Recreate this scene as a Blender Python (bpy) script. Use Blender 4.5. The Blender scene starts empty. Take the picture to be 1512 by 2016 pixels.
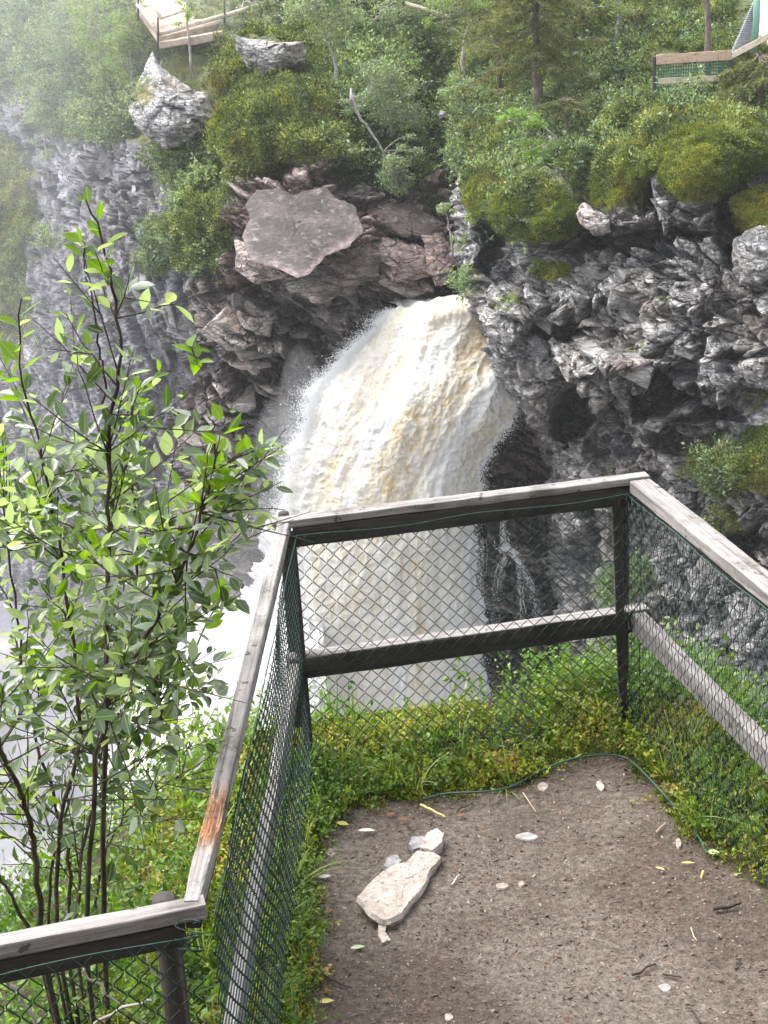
import bpy, math
import numpy as np
from mathutils import Vector, Matrix
R = math.radians
rng = np.random.default_rng(7)
scene = bpy.context.scene

# ------------------------------------------------------------ camera, light, exposure
CZ = 3.1; FOC = 3000.0; PITCH = R(20); ROLL = R(3)
_F = np.array([0, math.cos(PITCH), -math.sin(PITCH)])
_U0 = np.array([0, math.sin(PITCH), math.cos(PITCH)]); _R0 = np.array([1., 0, 0])
_R = math.cos(ROLL)*_R0 - math.sin(ROLL)*_U0
_U = math.cos(ROLL)*_U0 + math.sin(ROLL)*_R0
EYE = np.array([0, 0, CZ])
cam_d = bpy.data.cameras.new('camera'); cam = bpy.data.objects.new('camera', cam_d)
scene.collection.objects.link(cam); scene.camera = cam
cam_d.sensor_fit = 'VERTICAL'; cam_d.sensor_height = 24; cam_d.lens = 24*FOC/2016
cam_d.clip_start = 0.05; cam_d.clip_end = 500
cam.matrix_world = Matrix(((_R[0], _U[0], -_F[0], 0), (_R[1], _U[1], -_F[1], 0), (_R[2], _U[2], -_F[2], CZ), (0, 0, 0, 1)))

SUN_EL, SUN_AZ = 60, -62          # azimuth: degrees clockwise from +Y
w = bpy.data.worlds.new('World'); scene.world = w; w.use_nodes = True
nt = w.node_tree; bg = nt.nodes['Background']
sky = nt.nodes.new('ShaderNodeTexSky'); sky.sky_type = 'NISHITA'; sky.sun_disc = False
sky.sun_elevation = R(SUN_EL); sky.sun_rotation = R(SUN_AZ); sky.dust_density = 4; sky.air_density = 1.0
hs = nt.nodes.new('ShaderNodeHueSaturation'); hs.inputs['Saturation'].default_value = 0.22
nt.links.new(sky.outputs[0], hs.inputs['Color']); nt.links.new(hs.outputs[0], bg.inputs[0])
bg.inputs[1].default_value = 0.15
sd = bpy.data.lights.new('sun', 'SUN'); sd.energy = 1.0; sd.angle = R(40); sd.color = (1, 0.96, 0.9)
so = bpy.data.objects.new('sun', sd); scene.collection.objects.link(so)
_sd = Vector((math.sin(R(SUN_AZ))*math.cos(R(SUN_EL)), math.cos(R(SUN_AZ))*math.cos(R(SUN_EL)), math.sin(R(SUN_EL))))
so.rotation_euler = _sd.to_track_quat('Z', 'Y').to_euler()
vs = scene.view_settings
vs.view_transform = 'Standard'; vs.look = 'None'; vs.gamma = 1; vs.exposure = 1.8; vs.use_curve_mapping = False
scene.render.engine = 'CYCLES'
cy = scene.cycles
cy.max_bounces = 6; cy.diffuse_bounces = 3; cy.glossy_bounces = 2; cy.transmission_bounces = 3
cy.transparent_max_bounces = 8; cy.volume_bounces = 1; cy.caustics_reflective = False; cy.caustics_refractive = False
cy.use_adaptive_sampling = True; cy.adaptive_threshold = 0.02
cy.use_denoising = True
try:
    cy.denoiser = 'OPENIMAGEDENOISE'; cy.denoising_input_passes = 'RGB_ALBEDO_NORMAL'; cy.denoising_prefilter = 'ACCURATE'
except Exception: pass

# ------------------------------------------------------------ helpers: place
def rays(px, py):
    px = np.asarray(px, float)[..., None]; py = np.asarray(py, float)[..., None]
    return _F + (px-756)/FOC*_R - (py-1008)/FOC*_U
def atY(px, py, Y):
    d = rays(px, py); return EYE + d*(np.asarray(Y, float)[..., None]/d[..., 1:2])
def atZ(px, py, z):
    d = rays(px, py); return EYE + d*((np.asarray(z, float)[..., None]-CZ)/d[..., 2:3])

# ------------------------------------------------------------ helpers: noise
def _h(ix, iy, iz, s):
    h = (ix.astype(np.int64)*374761393 + iy.astype(np.int64)*668265263 + iz.astype(np.int64)*2147483647*3 + s*1274126177) & 0xffffffff
    h = ((h ^ (h >> 13))*1274126177) & 0xffffffff
    h = ((h ^ (h >> 16))*2246822519) & 0xffffffff
    return ((h ^ (h >> 15)) & 0xffffff).astype(np.float32)/16777216.0
def vnoise(p, s=0):
    i = np.floor(p).astype(np.int64); f = (p-i).astype(np.float32); f = f*f*(3-2*f); r = 0
    for a in (0, 1):
        for b in (0, 1):
            for c in (0, 1):
                wgt = (f[:, 0] if a else 1-f[:, 0])*(f[:, 1] if b else 1-f[:, 1])*(f[:, 2] if c else 1-f[:, 2])
                r = r + wgt*_h(i[:, 0]+a, i[:, 1]+b, i[:, 2]+c, s)
    return r
def fbm(p, o=4, s=0, g=0.5):
    r = 0; a = 1; t = 0
    for k in range(o):
        r = r+a*vnoise(p*(2.03**k)+k*17.3, s+k); t += a; a *= g
    return r/t*2-1
def voro(p, s=0, jit=0.9):
    c = np.floor(p).astype(np.int64); n = len(p)
    F1 = np.full(n, 9e9, np.float32); F2 = F1.copy(); h = np.zeros(n, np.float32); tl = np.zeros(n, np.float32)
    for a in (-1, 0, 1):
        for b in (-1, 0, 1):
            for d in (-1, 0, 1):
                x, y, z = c[:, 0]+a, c[:, 1]+b, c[:, 2]+d
                r1, r2, r3 = _h(x, y, z, s), _h(x, y, z, s+1), _h(x, y, z, s+2)
                dx = (p[:, 0]-x-0.5-(r1-.5)*jit).astype(np.float32); dy = (p[:, 1]-y-0.5-(r2-.5)*jit).astype(np.float32)
                dz = (p[:, 2]-z-0.5-(r3-.5)*jit).astype(np.float32)
                d2 = dx*dx+dy*dy+dz*dz
                m = d2 < F1
                F2 = np.where(m, F1, np.minimum(F2, d2)); F1 = np.where(m, d2, F1)
                hh = (r1*7.13+r2*3.7) % 1.0
                h = np.where(m, hh, h)
                tl = np.where(m, dx*(r2-.5)*2+dy*(r3-.5)*2+dz*(r1-.5)*2, tl)
    return h, tl, np.sqrt(F2)-np.sqrt(F1)
def frame(t):
    t = np.array(t, float); t /= np.linalg.norm(t)
    a = np.cross(t, [0.1, 1, 0.05]); a /= np.linalg.norm(a); b = np.cross(t, a)
    return np.stack([a, b, t])
def rock_disp(P, fr, sizes, amps, seed, ledge=0.0):
    q = P @ fr.T
    q = q + 0.25*np.stack([fbm(P*0.6, 3, seed+50+k) for k in range(3)], 1)
    d = 0; hh = None
    for k, (sz, am) in enumerate(zip(sizes, amps)):
        h, tl, e = voro(q/np.array(sz), seed+k*11)
        crack = -np.clip(1-e/0.10, 0, 1)*0.45
        d = d + am*((h-0.5)*1.3 + tl*0.75 + crack)
        hh = h if hh is None else hh*0.45+h*0.55
    if ledge:
        wob = fbm(P*0.35, 3, seed+90)*1.6
        for k, (per, am) in enumerate(((2.3, 0.75), (0.85, 0.34))):
            t = (q[:, 2]+wob*per*0.6)/per; m = vnoise(P*np.array([.5, .5, .3])/per*1.6+k*9, seed+93+k)
            d = d + ledge*am*((1-(t-np.floor(t)))-0.5)*smooth(0.2, 0.8, m)
    return d, hh
def smooth(a, b, x):
    t = np.clip((x-a)/(b-a), 0, 1); return t*t*(3-2*t)

# ------------------------------------------------------------ helpers: objects
C0 = scene.collection
def link_mesh(name, me, mat=None, parent=None):
    o = bpy.data.objects.new(name, me); C0.objects.link(o)
    if mat is not None and not me.materials: me.materials.append(mat)
    if parent is not None: o.parent = parent
    return o
def mesh_np(name, V, faces, smooth_=False, attrs=None, mat_idx=None):
    """V (n,3), faces: (m,k) array or list of such arrays"""
    me = bpy.data.meshes.new(name); V = np.asarray(V, np.float32)
    fl = faces if isinstance(faces, list) else [faces]
    fl = [np.asarray(f, np.int32) for f in fl if len(f)]
    me.vertices.add(len(V)); me.vertices.foreach_set('co', V.ravel())
    nl = sum(f.size for f in fl); nf = sum(len(f) for f in fl)
    me.loops.add(nl); me.polygons.add(nf)
    me.loops.foreach_set('vertex_index', np.concatenate([f.ravel() for f in fl]))
    tot = np.concatenate([np.full(len(f), f.shape[1], np.int32) for f in fl])
    st = np.concatenate([[0], np.cumsum(tot)[:-1]]).astype(np.int32)
    me.polygons.foreach_set('loop_start', st)
    me.polygons.foreach_set('use_smooth', np.full(nf, smooth_))
    if attrs:
        for k, v in attrs.items():
            a = me.attributes.new(k, 'FLOAT', 'POINT'); a.data.foreach_set('value', np.asarray(v, np.float32).ravel())
    me.update(calc_edges=True); me.validate()
    return me
def grid_faces(nr, nc, flip=False):
    i = np.arange(nr*nc).reshape(nr, nc)
    a, b, c, d = i[:-1, :-1].ravel(), i[:-1, 1:].ravel(), i[1:, 1:].ravel(), i[1:, :-1].ravel()
    return np.stack([a, d, c, b] if not flip else [a, b, c, d], 1)
class MB:
    """collects simple shapes into one mesh"""
    def __init__(s): s.v = []; s.f3 = []; s.f4 = []; s.n = 0
    def add(s, V, f3=None, f4=None):
        V = np.asarray(V, float)
        if f3 is not None and len(f3): s.f3.append(np.asarray(f3)+s.n)
        if f4 is not None and len(f4): s.f4.append(np.asarray(f4)+s.n)
        s.v.append(V); s.n += len(V)
    def tube(s, pts, rad, n=6, cap=True):
        pts = np.asarray(pts, float); m = len(pts)
        rad = np.full(m, rad, float) if np.isscalar(rad) else np.asarray(rad, float)
        t = np.gradient(pts, axis=0); t /= np.linalg.norm(t, axis=1)[:, None]+1e-12
        up = np.array([0.13, 0.31, 0.94]) if abs(t[0, 2]) < 0.9 else np.array([1., 0.1, 0])
        a = np.cross(t, up); a /= np.linalg.norm(a, axis=1)[:, None]+1e-9; b = np.cross(t, a)
        th = np.arange(n)/n*2*np.pi
        V = pts[:, None]+rad[:, None, None]*(np.cos(th)[None, :, None]*a[:, None]+np.sin(th)[None, :, None]*b[:, None])
        i = np.arange(m*n).reshape(m, n); j = np.roll(i, -1, 1)
        f = np.stack([i[:-1], j[:-1], j[1:], i[1:]], -1).reshape(-1, 4)
        f3 = []
        if cap and n > 2:
            f3 = [(i[0, 0], i[0, k+1], i[0, k]) for k in range(1, n-1)]+[(i[-1, 0], i[-1, k], i[-1, k+1]) for k in range(1, n-1)]
        s.add(V.reshape(-1, 3), f3, f)
    def box(s, c, ax, ay, az, seg=1, noise=0.0, seed=0):
        """box: centre, three half-axis vectors; seg subdivisions along ax"""
        c = np.asarray(c, float); ax, ay, az = map(lambda q: np.asarray(q, float), (ax, ay, az))
        us = np.linspace(-1, 1, seg+1); V = []; r = np.random.default_rng(seed)
        ring = [(-1, -1), (-.8, -1), (.8, -1), (1, -1), (1, -.8), (1, .8), (1, 1), (.8, 1), (-.8, 1), (-1, 1), (-1, .8), (-1, -.8)]
        ring = [(np.sign(p)*(abs(p)-.06*(abs(q) == 1 and abs(p) == 1)), np.sign(q)*(abs(q)-.06*(abs(q) == 1 and abs(p) == 1))) for p, q in ring]
        n = len(ring)
        for u in us:
            for p, q in ring:
                V.append(c+ax*u+ay*(p+r.normal()*noise)+az*(q+r.normal()*noise))
        i = np.arange((seg+1)*n).reshape(seg+1, n); j = np.roll(i, -1, 1)
        f = np.stack([i[:-1], j[:-1], j[1:], i[1:]], -1).reshape(-1, 4)
        f3 = [(i[0, 0], i[0, k+1], i[0, k]) for k in range(1, n-1)]+[(i[-1, 0], i[-1, k], i[-1, k+1]) for k in range(1, n-1)]
        s.add(V, f3, f)
    def mesh(s, name, smooth_=False):
        fl = []
        if s.f4: fl.append(np.concatenate(s.f4))
        if s.f3: fl.append(np.concatenate(s.f3))
        return mesh_np(name, np.concatenate(s.v), fl, smooth_)
def tag(o, label=None, cat=None, group=None, kind=None):
    if label: o['label'] = label
    if cat: o['category'] = cat
    if group: o['group'] = group
    if kind: o['kind'] = kind
    return o
def empty(name, loc=(0, 0, 0)):
    o = bpy.data.objects.new(name, None); C0.objects.link(o); o.location = loc; o.empty_display_size = 0.1
    return o
def local(me, loc):
    """move mesh data so that the object sits at loc"""
    n = len(me.vertices); co = np.empty(n*3, np.float32); me.vertices.foreach_get('co', co)
    co = co.reshape(-1, 3)-np.asarray(loc, np.float32); me.vertices.foreach_set('co', co.ravel()); me.update()
    return me
def based(name, me, mat, loc):
    o = link_mesh(name, local(me, loc), mat); o.location = loc; return o

# ------------------------------------------------------------ helpers: materials
class NT:
    def __init__(s, name):
        s.m = bpy.data.materials.new(name); s.m.use_nodes = True; s.t = s.m.node_tree
        s.b = s.t.nodes['Principled BSDF']; s.out = s.t.nodes['Material Output']
    def n(s, typ, **kw):
        x = s.t.nodes.new('ShaderNode'+typ)
        for k, v in kw.items():
            if k in x.inputs.keys(): s.set(x.inputs[k], v)
            else: setattr(x, k, v)
        return x
    def set(s, inp, v):
        if isinstance(v, bpy.types.NodeSocket): s.t.links.new(v, inp)
        elif isinstance(v, tuple) and len(v) == 3 and inp.type == 'RGBA': inp.default_value = (*v, 1)
        else: inp.default_value = v
    def noise(s, vec, scale, detail=4, rough=0.55, dist=0.0):
        x = s.n('TexNoise', Scale=scale, Detail=detail, Roughness=rough, Distortion=dist)
        if vec is not None: s.t.links.new(vec, x.inputs['Vector'])
        return x.outputs['Fac']
    def vor(s, vec, scale, feature='F1', out='Distance', rnd=1.0):
        x = s.n('TexVoronoi', feature=feature); x.inputs['Scale'].default_value = scale; x.inputs['Randomness'].default_value = rnd
        if vec is not None: s.t.links.new(vec, x.inputs['Vector'])
        return x.outputs[out]
    def ramp(s, fac, stops, interp='LINEAR'):
        x = s.n('ValToRGB'); s.t.links.new(fac, x.inputs[0]); cr = x.color_ramp; cr.interpolation = interp
        while len(cr.elements) < len(stops): cr.elements.new(0.5)
        for e, (p, c) in zip(cr.elements, stops):
            e.position = p; e.color = (c, c, c, 1) if np.isscalar(c) else (*c, 1)
        return x.outputs[0]
    def mix(s, f, a, b, mode='MIX'):
        x = s.n('Mix', data_type='RGBA', blend_type=mode)
        s.set(x.inputs[0], f); s.set(x.inputs[6], a); s.set(x.inputs[7], b)
        return x.outputs[2]
    def math(s, op, a, b=0.0, c=0.0):
        x = s.n('Math', operation=op); s.set(x.inputs[0], a); s.set(x.inputs[1], b)
        if op in ('MULTIPLY_ADD',): s.set(x.inputs[2], c)
        return x.outputs[0]
    def maprange(s, v, a, b, c=0.0, d=1.0):
        x = s.n('MapRange'); s.set(x.inputs[0], v)
        for k, q in zip((1, 2, 3, 4), (a, b, c, d)): x.inputs[k].default_value = q
        return x.outputs[0]
    def attr(s, name):
        return s.n('Attribute', attribute_name=name).outputs['Fac']
    def pos(s): return s.n('NewGeometry').outputs['Position']
    def obj(s): return s.n('TexCoord').outputs['Object']
    def mapping(s, vec, scale=(1, 1, 1), rot=(0, 0, 0)):
        x = s.n('Mapping'); s.t.links.new(vec, x.inputs[0]); x.inputs['Scale'].default_value = scale; x.inputs['Rotation'].default_value = rot
        return x.outputs[0]
    def bump(s, h, strength=0.5, dist=0.02, normal=None):
        x = s.n('Bump', Strength=strength, Distance=dist); s.t.links.new(h, x.inputs['Height'])
        if normal is not None: s.t.links.new(normal, x.inputs['Normal'])
        return x.outputs[0]
    def fin(s, col=None, rough=None, normal=None, spec=None, **kw):
        if col is not None: s.set(s.b.inputs['Base Color'], col)
        if rough is not None: s.set(s.b.inputs['Roughness'], rough)
        if normal is not None: s.set(s.b.inputs['Normal'], normal)
        if spec is not None: s.set(s.b.inputs['Specular IOR Level'], spec)
        return s.m

def rock_mat(name, dark, mid, light, brown, lichen=0.5, sc=1.0, rough=0.75, strat=(0, 0, 0), joints=1.0):
    k = NT(name); p = k.pos(); q = k.mapping(p, (1, 1, 2.6), strat)
    n1 = k.noise(q, 0.9*sc, 6, 0.62); n2 = k.noise(q, 6*sc, 8, 0.7); n3 = k.noise(p, 0.33*sc, 3)
    f = k.math('ADD', k.math('MULTIPLY', n1, 0.5), k.math('MULTIPLY', n2, 0.5))
    c = k.ramp(f, [(0.36, dark), (0.5, mid), (0.63, light)])
    c = k.mix(k.maprange(n3, 0.45, 0.65, 0, 0.8), c, brown)
    c = k.mix(k.math('MULTIPLY', k.attr('pink'), 0.9), c, k.ramp(f, [(0.36, (0.055, 0.036, 0.036)), (0.5, (0.14, 0.098, 0.095)), (0.64, (0.30, 0.225, 0.205))]))
    tone = k.attr('tone')
    c = k.mix(k.maprange(tone, 0.1, 0.5, 0.85, 0.0), c, k.mix(1.0, c, (0.38, 0.38, 0.40), 'MULTIPLY'))
    c = k.mix(k.maprange(tone, 0.5, 0.85, 0, 1.0), c, k.mix(1.0, c, (2.3, 2.25, 2.2), 'MULTIPLY'))
    # open joints filled with dirt
    wq = k.n('VectorMath', operation='ADD'); k.t.links.new(q, wq.inputs[0])
    nz = k.n('TexNoise', Scale=1.3*sc, Detail=4.0); k.t.links.new(q, nz.inputs['Vector']); vs_ = k.n('VectorMath', operation='SCALE'); k.t.links.new(nz.outputs['Color'], vs_.inputs[0]); vs_.inputs['Scale'].default_value = 0.9
    k.t.links.new(vs_.outputs[0], wq.inputs[1])
    j1 = k.vor(wq.outputs[0], 0.9*sc, 'DISTANCE_TO_EDGE'); j2 = k.vor(wq.outputs[0], 2.6*sc, 'DISTANCE_TO_EDGE')
    jf = k.math('MAXIMUM', k.maprange(j1, 0.0, 0.05, 1, 0), k.math('MULTIPLY', k.maprange(j2, 0.0, 0.06, 1, 0), k.maprange(n3, 0.4, 0.6, 0.9, 0.2)))
    jf = k.math('MULTIPLY', jf, joints)
    c = k.mix(k.math('MULTIPLY', jf, 0.65), c, (0.014, 0.013, 0.013))
    cell = k.vor(wq.outputs[0], 2.6*sc, 'F1', 'Color'); sc_c = k.n('SeparateColor'); k.set(sc_c.inputs[0], cell)
    c = k.mix(0.75*max(joints, .15), c, k.mix(1.0, c, k.ramp(sc_c.outputs[0], [(0.1, 0.55), (0.6, 1.0), (0.95, 1.8)]), 'MULTIPLY'))
    # pale crustose lichen
    lv = k.vor(p, 4.5*sc, 'SMOOTH_F1'); ln = k.noise(p, 3.1*sc, 6, 0.75)
    lf = k.math('MULTIPLY', k.maprange(ln, 0.55, 0.61, 0, lichen), k.maprange(lv, 0.6, 0.2, 0.2, 1))
    c = k.mix(lf, c, k.mix(n2, (0.40, 0.41, 0.40), (0.62, 0.61, 0.57)))
    # edges worn pale, crevices with dirt
    pt = k.n('NewGeometry').outputs['Pointiness']
    c = k.mix(k.maprange(pt, 0.52, 0.62, 0, 0.6), c, (0.46, 0.44, 0.42))
    # wet dark streaks
    wet = k.math('MULTIPLY', k.attr('wet'), k.maprange(k.noise(k.mapping(p, (1.6, 1.6, 0.25)), 1.0, 4), 0.35, 0.6, 0.5, 1))
    c = k.mix(k.math('MULTIPLY', wet, 0.85), c, k.mix(1.0, c, (0.22, 0.21, 0.22), 'MULTIPLY'))
    # moss film
    mo = k.attr('moss'); mn = k.noise(p, 2.2*sc, 6, 0.7)
    mf = k.maprange(k.math('ADD', mo, k.math('MULTIPLY', k.math('SUBTRACT', mn, 0.5), 1.6)), 0.42, 0.62)
    mc = k.ramp(k.noise(p, 1.2, 5, 0.7), [(0.3, (0.035, 0.05, 0.015)), (0.5, (0.09, 0.12, 0.025)), (0.62, (0.16, 0.15, 0.03)), (0.75, (0.16, 0.09, 0.035))])
    c = k.mix(mf, c, mc)
    r = k.math('SUBTRACT', rough, k.math('MULTIPLY', wet, 0.4))
    hgt = k.math('ADD', k.math('MULTIPLY', n2, 0.7), k.math('MULTIPLY', k.vor(q, 3.2*sc, 'F1'), 0.5))
    hgt = k.math('ADD', hgt, k.math('MULTIPLY', k.noise(p, 26*sc, 4, 0.7), 0.25))
    hgt = k.math('SUBTRACT', hgt, k.math('MULTIPLY', jf, 0.9))
    return k.fin(c, r, k.bump(hgt, 0.7, 0.12), 0.4)

def leaf_mat(name, stops, back=None, rib=False,  trans=0.35, rough=0.42, spec=0.5, rnd_scale=None, var=0.25):
    """stops: colours along the per-leaf/per-instance random value"""
    k = NT(name)
    oi = k.n('ObjectInfo')
    if rnd_scale is not None:     # patches over the ground, by where the plant stands
        base = k.noise(oi.outputs['Location'], rnd_scale, 3)
        f = k.math('ADD', k.math('MULTIPLY', k.math('SUBTRACT', base, 0.5), 2.2), k.math('MULTIPLY_ADD', oi.outputs['Random'], 0.5, 0.25))
    else:
        g = k.n('NewGeometry').outputs['Random Per Island']
        f = k.math('ADD', k.math('MULTIPLY', g, 0.75), k.math('MULTIPLY', oi.outputs['Random'], 0.25))
    n = len(stops)
    c = k.ramp(f, [(0.1+0.8*i/(n-1), s) for i, s in enumerate(stops)])
    if rnd_scale is not None:
        g = k.n('NewGeometry').outputs['Random Per Island']
        c = k.mix(1.0, c, k.ramp(g, [(0, 1-var*1.4), (1, 1+var)]), 'MULTIPLY')
    if rib:
        mm_ = k.attr('mid'); tx = k.noise(k.pos(), 260, 3, .6)
        c = k.mix(k.maprange(mm_, .84, .95, 0, .45), c, (0.36, 0.44, 0.16)); c = k.mix(k.maprange(tx, .3, .7, .35, 0), c, k.mix(1.0, c, (.62, .66, .5), 'MULTIPLY'))
        c = k.mix(k.maprange(k.noise(k.pos(), 90, 2), .68, .72, 0, .8), c, (.13, .09, .03))
    if back: c = k.mix(k.math('MULTIPLY', k.n('NewGeometry').outputs['Backfacing'], 0.85), c, back)
    k.fin(c, rough, None, spec)
    tr = k.n('BsdfTranslucent'); k.set(tr.inputs[0], k.mix(1.0, c, (1.5, 1.6, 0.55), 'MULTIPLY'))
    ms = k.n('MixShader'); ms.inputs[0].default_value = trans
    k.t.links.new(k.b.outputs[0], ms.inputs[1]); k.t.links.new(tr.outputs[0], ms.inputs[2]); k.t.links.new(ms.outputs[0], k.out.inputs[0])
    return k.m
def bark_mat(name, a, b, sc=30, stretch=0.2, rough=0.85):
    k = NT(name); q = k.mapping(k.obj(), (1, 1, stretch)); n = k.noise(q, sc, 5, 0.7)
    return k.fin(k.ramp(n, [(0.35, a), (0.65, b)]), rough, k.bump(n, 0.6, 0.01), 0.3)
def wood_mat(name, dark, light, rot=False, grain_axis=0):
    k = NT(name); s = [40, 40, 40]; s[grain_axis] = 2.2
    q = k.mapping(k.obj(), tuple(s)); n = k.noise(q, 1.0, 6, 0.72, 0.3); b = k.noise(k.obj(), 5, 5, 0.65)
    s2 = [160, 160, 160]; s2[grain_axis] = 3
    fine = k.noise(k.mapping(k.obj(), tuple(s2)), 1.0, 4, 0.7)
    c = k.ramp(k.math('ADD', k.math('MULTIPLY', n, 0.6), k.math('MULTIPLY', fine, 0.4)), [(0.34, dark), (0.62, light)])
    c = k.mix(k.maprange(b, 0.52, 0.66, 0, 0.75), c, k.mix(1.0, c, (0.42, 0.43, 0.36), 'MULTIPLY'))
    c = k.mix(k.maprange(k.noise(k.obj(), 23, 3), 0.64, 0.68, 0, 0.8), c, (0.035, 0.03, 0.028))
    if rot:
        rr = k.attr('rot')
        rc = k.ramp(fine, [(0.36, (0.06, 0.025, 0.015)), (0.5, (0.26, 0.10, 0.035)), (0.62, (0.52, 0.34, 0.18))])
        rc = k.mix(k.maprange(n, 0.42, 0.56), (0.06, 0.03, 0.02), rc)
        c = k.mix(k.math('MULTIPLY', rr, k.maprange(b, 0.3, 0.45, 0.35, 1)), c, rc)
    cr = k.maprange(n, 0.3, 0.42, 0, 1)
    return k.fin(c, 0.7, k.bump(k.math('ADD', fine, cr), 0.8, 0.004), 0.4)
def plain_mat(name, c, rough=0.6, spec=0.4, metal=0, var=0.25, sc=8):
    k = NT(name); n = k.noise(k.obj(), sc, 5, 0.65)
    k.b.inputs['Metallic'].default_value = metal
    lo = tuple(x*(1-var) for x in c); hi = tuple(min(1, x*(1+var)) for x in c)
    return k.fin(k.ramp(n, [(0.35, lo), (0.65, hi)]), rough, k.bump(n, 0.4, 0.004), spec)

# ------------------------------------------------------------ instanced ground cover
PROTO = bpy.data.collections.new('prototypes')
_ncoll = [0]
def proto_coll(meshes):
    _ncoll[0] += 1
    c = bpy.data.collections.new('cover_%02d' % _ncoll[0])
    for i, me in enumerate(meshes):
        o = bpy.data.objects.new('sprig_%02d_%02d' % (_ncoll[0], i), me); c.objects.link(o)
    return c
def scatter(name, P, rot, scl, coll, label, cat, nproto, mat=None):
    P = np.asarray(P, np.float32); n = len(P)
    me = bpy.data.meshes.new(name); me.vertices.add(n); me.vertices.foreach_set('co', P.ravel())
    a = me.attributes.new('rot', 'FLOAT_VECTOR', 'POINT'); a.data.foreach_set('vector', np.asarray(rot, np.float32).ravel())
    a = me.attributes.new('scl', 'FLOAT', 'POINT'); a.data.foreach_set('value', np.asarray(scl, np.float32))
    a = me.attributes.new('pick', 'INT', 'POINT'); a.data.foreach_set('value', rng.integers(0, nproto, n).astype(np.int32))
    o = bpy.data.objects.new(name, me); C0.objects.link(o)
    g = bpy.data.node_groups.new(name, 'GeometryNodeTree')
    g.interface.new_socket('Geometry', in_out='INPUT', socket_type='NodeSocketGeometry')
    g.interface.new_socket('Geometry', in_out='OUTPUT', socket_type='NodeSocketGeometry')
    N = g.nodes; L = g.links
    gi = N.new('NodeGroupInput'); go = N.new('NodeGroupOutput')
    ip = N.new('GeometryNodeInstanceOnPoints'); ci = N.new('GeometryNodeCollectionInfo')
    ci.inputs['Collection'].default_value = coll; ci.inputs['Separate Children'].default_value = True; ci.inputs['Reset Children'].default_value = True
    ip.inputs['Pick Instance'].default_value = True
    def na(nm, t):
        x = N.new('GeometryNodeInputNamedAttribute'); x.data_type = t; x.inputs['Name'].default_value = nm
        return next(s for s in x.outputs if s.enabled and s.name == 'Attribute')
    L.new(gi.outputs[0], ip.inputs['Points']); L.new(ci.outputs[0], ip.inputs['Instance'])
    L.new(na('pick', 'INT'), ip.inputs['Instance Index']); L.new(na('rot', 'FLOAT_VECTOR'), ip.inputs['Rotation']); L.new(na('scl', 'FLOAT'), ip.inputs['Scale'])
    L.new(ip.outputs[0], go.inputs[0])
    m = o.modifiers.new('cover', 'NODES'); m.node_group = g
    tag(o, label, cat, kind='stuff')
    return o

LEAF_OUT = np.array([(0, 0, 0), (.16, .15, .02), (.42, .26, .0), (.7, .2, -.03), (1, 0, -.1), (.7, -.2, -.03), (.42, -.26, .0), (.16, -.15, .02), (.45, 0, -.05), (.16, 0, -.01), (.72, 0, -.08)])
LEAF_F = [(0, 9, 1), (9, 8, 2), (9, 2, 1), (8, 10, 3), (8, 3, 2), (10, 4, 3), (0, 7, 9), (9, 6, 8), (9, 7, 6), (8, 5, 10), (8, 6, 5), (10, 5, 4)]
LEAF_S = np.array([(0, 0, 0), (.45, .28, .02), (1, 0, -.08), (.45, -.28, .02)])
def leaf_verts(T, base, dirs, nrm, size, width=1.0, curl=None):
    """T template (k,3); base, dirs, nrm (n,3); -> (n*k,3)"""
    d = dirs/np.linalg.norm(dirs, axis=1)[:, None]
    s = np.cross(nrm, d); s /= np.linalg.norm(s, axis=1)[:, None]+1e-9; u = np.cross(d, s)
    S = np.asarray(size)[:, None, None]
    Tz = T[None, :, 2:3]*(1 if curl is None else curl[:, None, None])
    return (base[:, None]+S*(T[None, :, 0:1]*d[:, None]+width*T[None, :, 1:2]*s[:, None]+Tz*u[:, None])).reshape(-1, 3)
def leaves_mb(mb, T, F, base, dirs, nrm, size, width=1.0, curl=None, quad=False):
    V = leaf_verts(T, base, dirs, nrm, size, width, curl); n = len(base); k = len(T)
    F = np.asarray(F); f = (F[None]+(np.arange(n)*k)[:, None, None]).reshape(-1, F.shape[1])
    mb.add(V, None if quad else f, f if quad else None)
QF = [(0, 1, 2, 3)]
def rdir(n, up=0.0, r=rng):
    v = r.normal(size=(n, 3)); v[:, 2] += up; return v/np.linalg.norm(v, axis=1)[:, None]
def tuft_mesh(seed, n=90, rad=0.2, h=0.12, leaf=0.035, width=0.9, up=0.9):
    r = np.random.default_rng(seed); v = rdir(n, 0.7, r); v[:, 2] = abs(v[:, 2]); q = r.random((n, 1))**0.4
    b = v*q*np.array([rad, rad, h]); d = rdir(n, up, r)+v*0.8
    mb = MB(); leaves_mb(mb, LEAF_S, QF, b, d, rdir(n, 0.8, r), leaf*(0.6+0.8*r.random(n)), width, quad=True)
    return mb.mesh('tuft')
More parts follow.
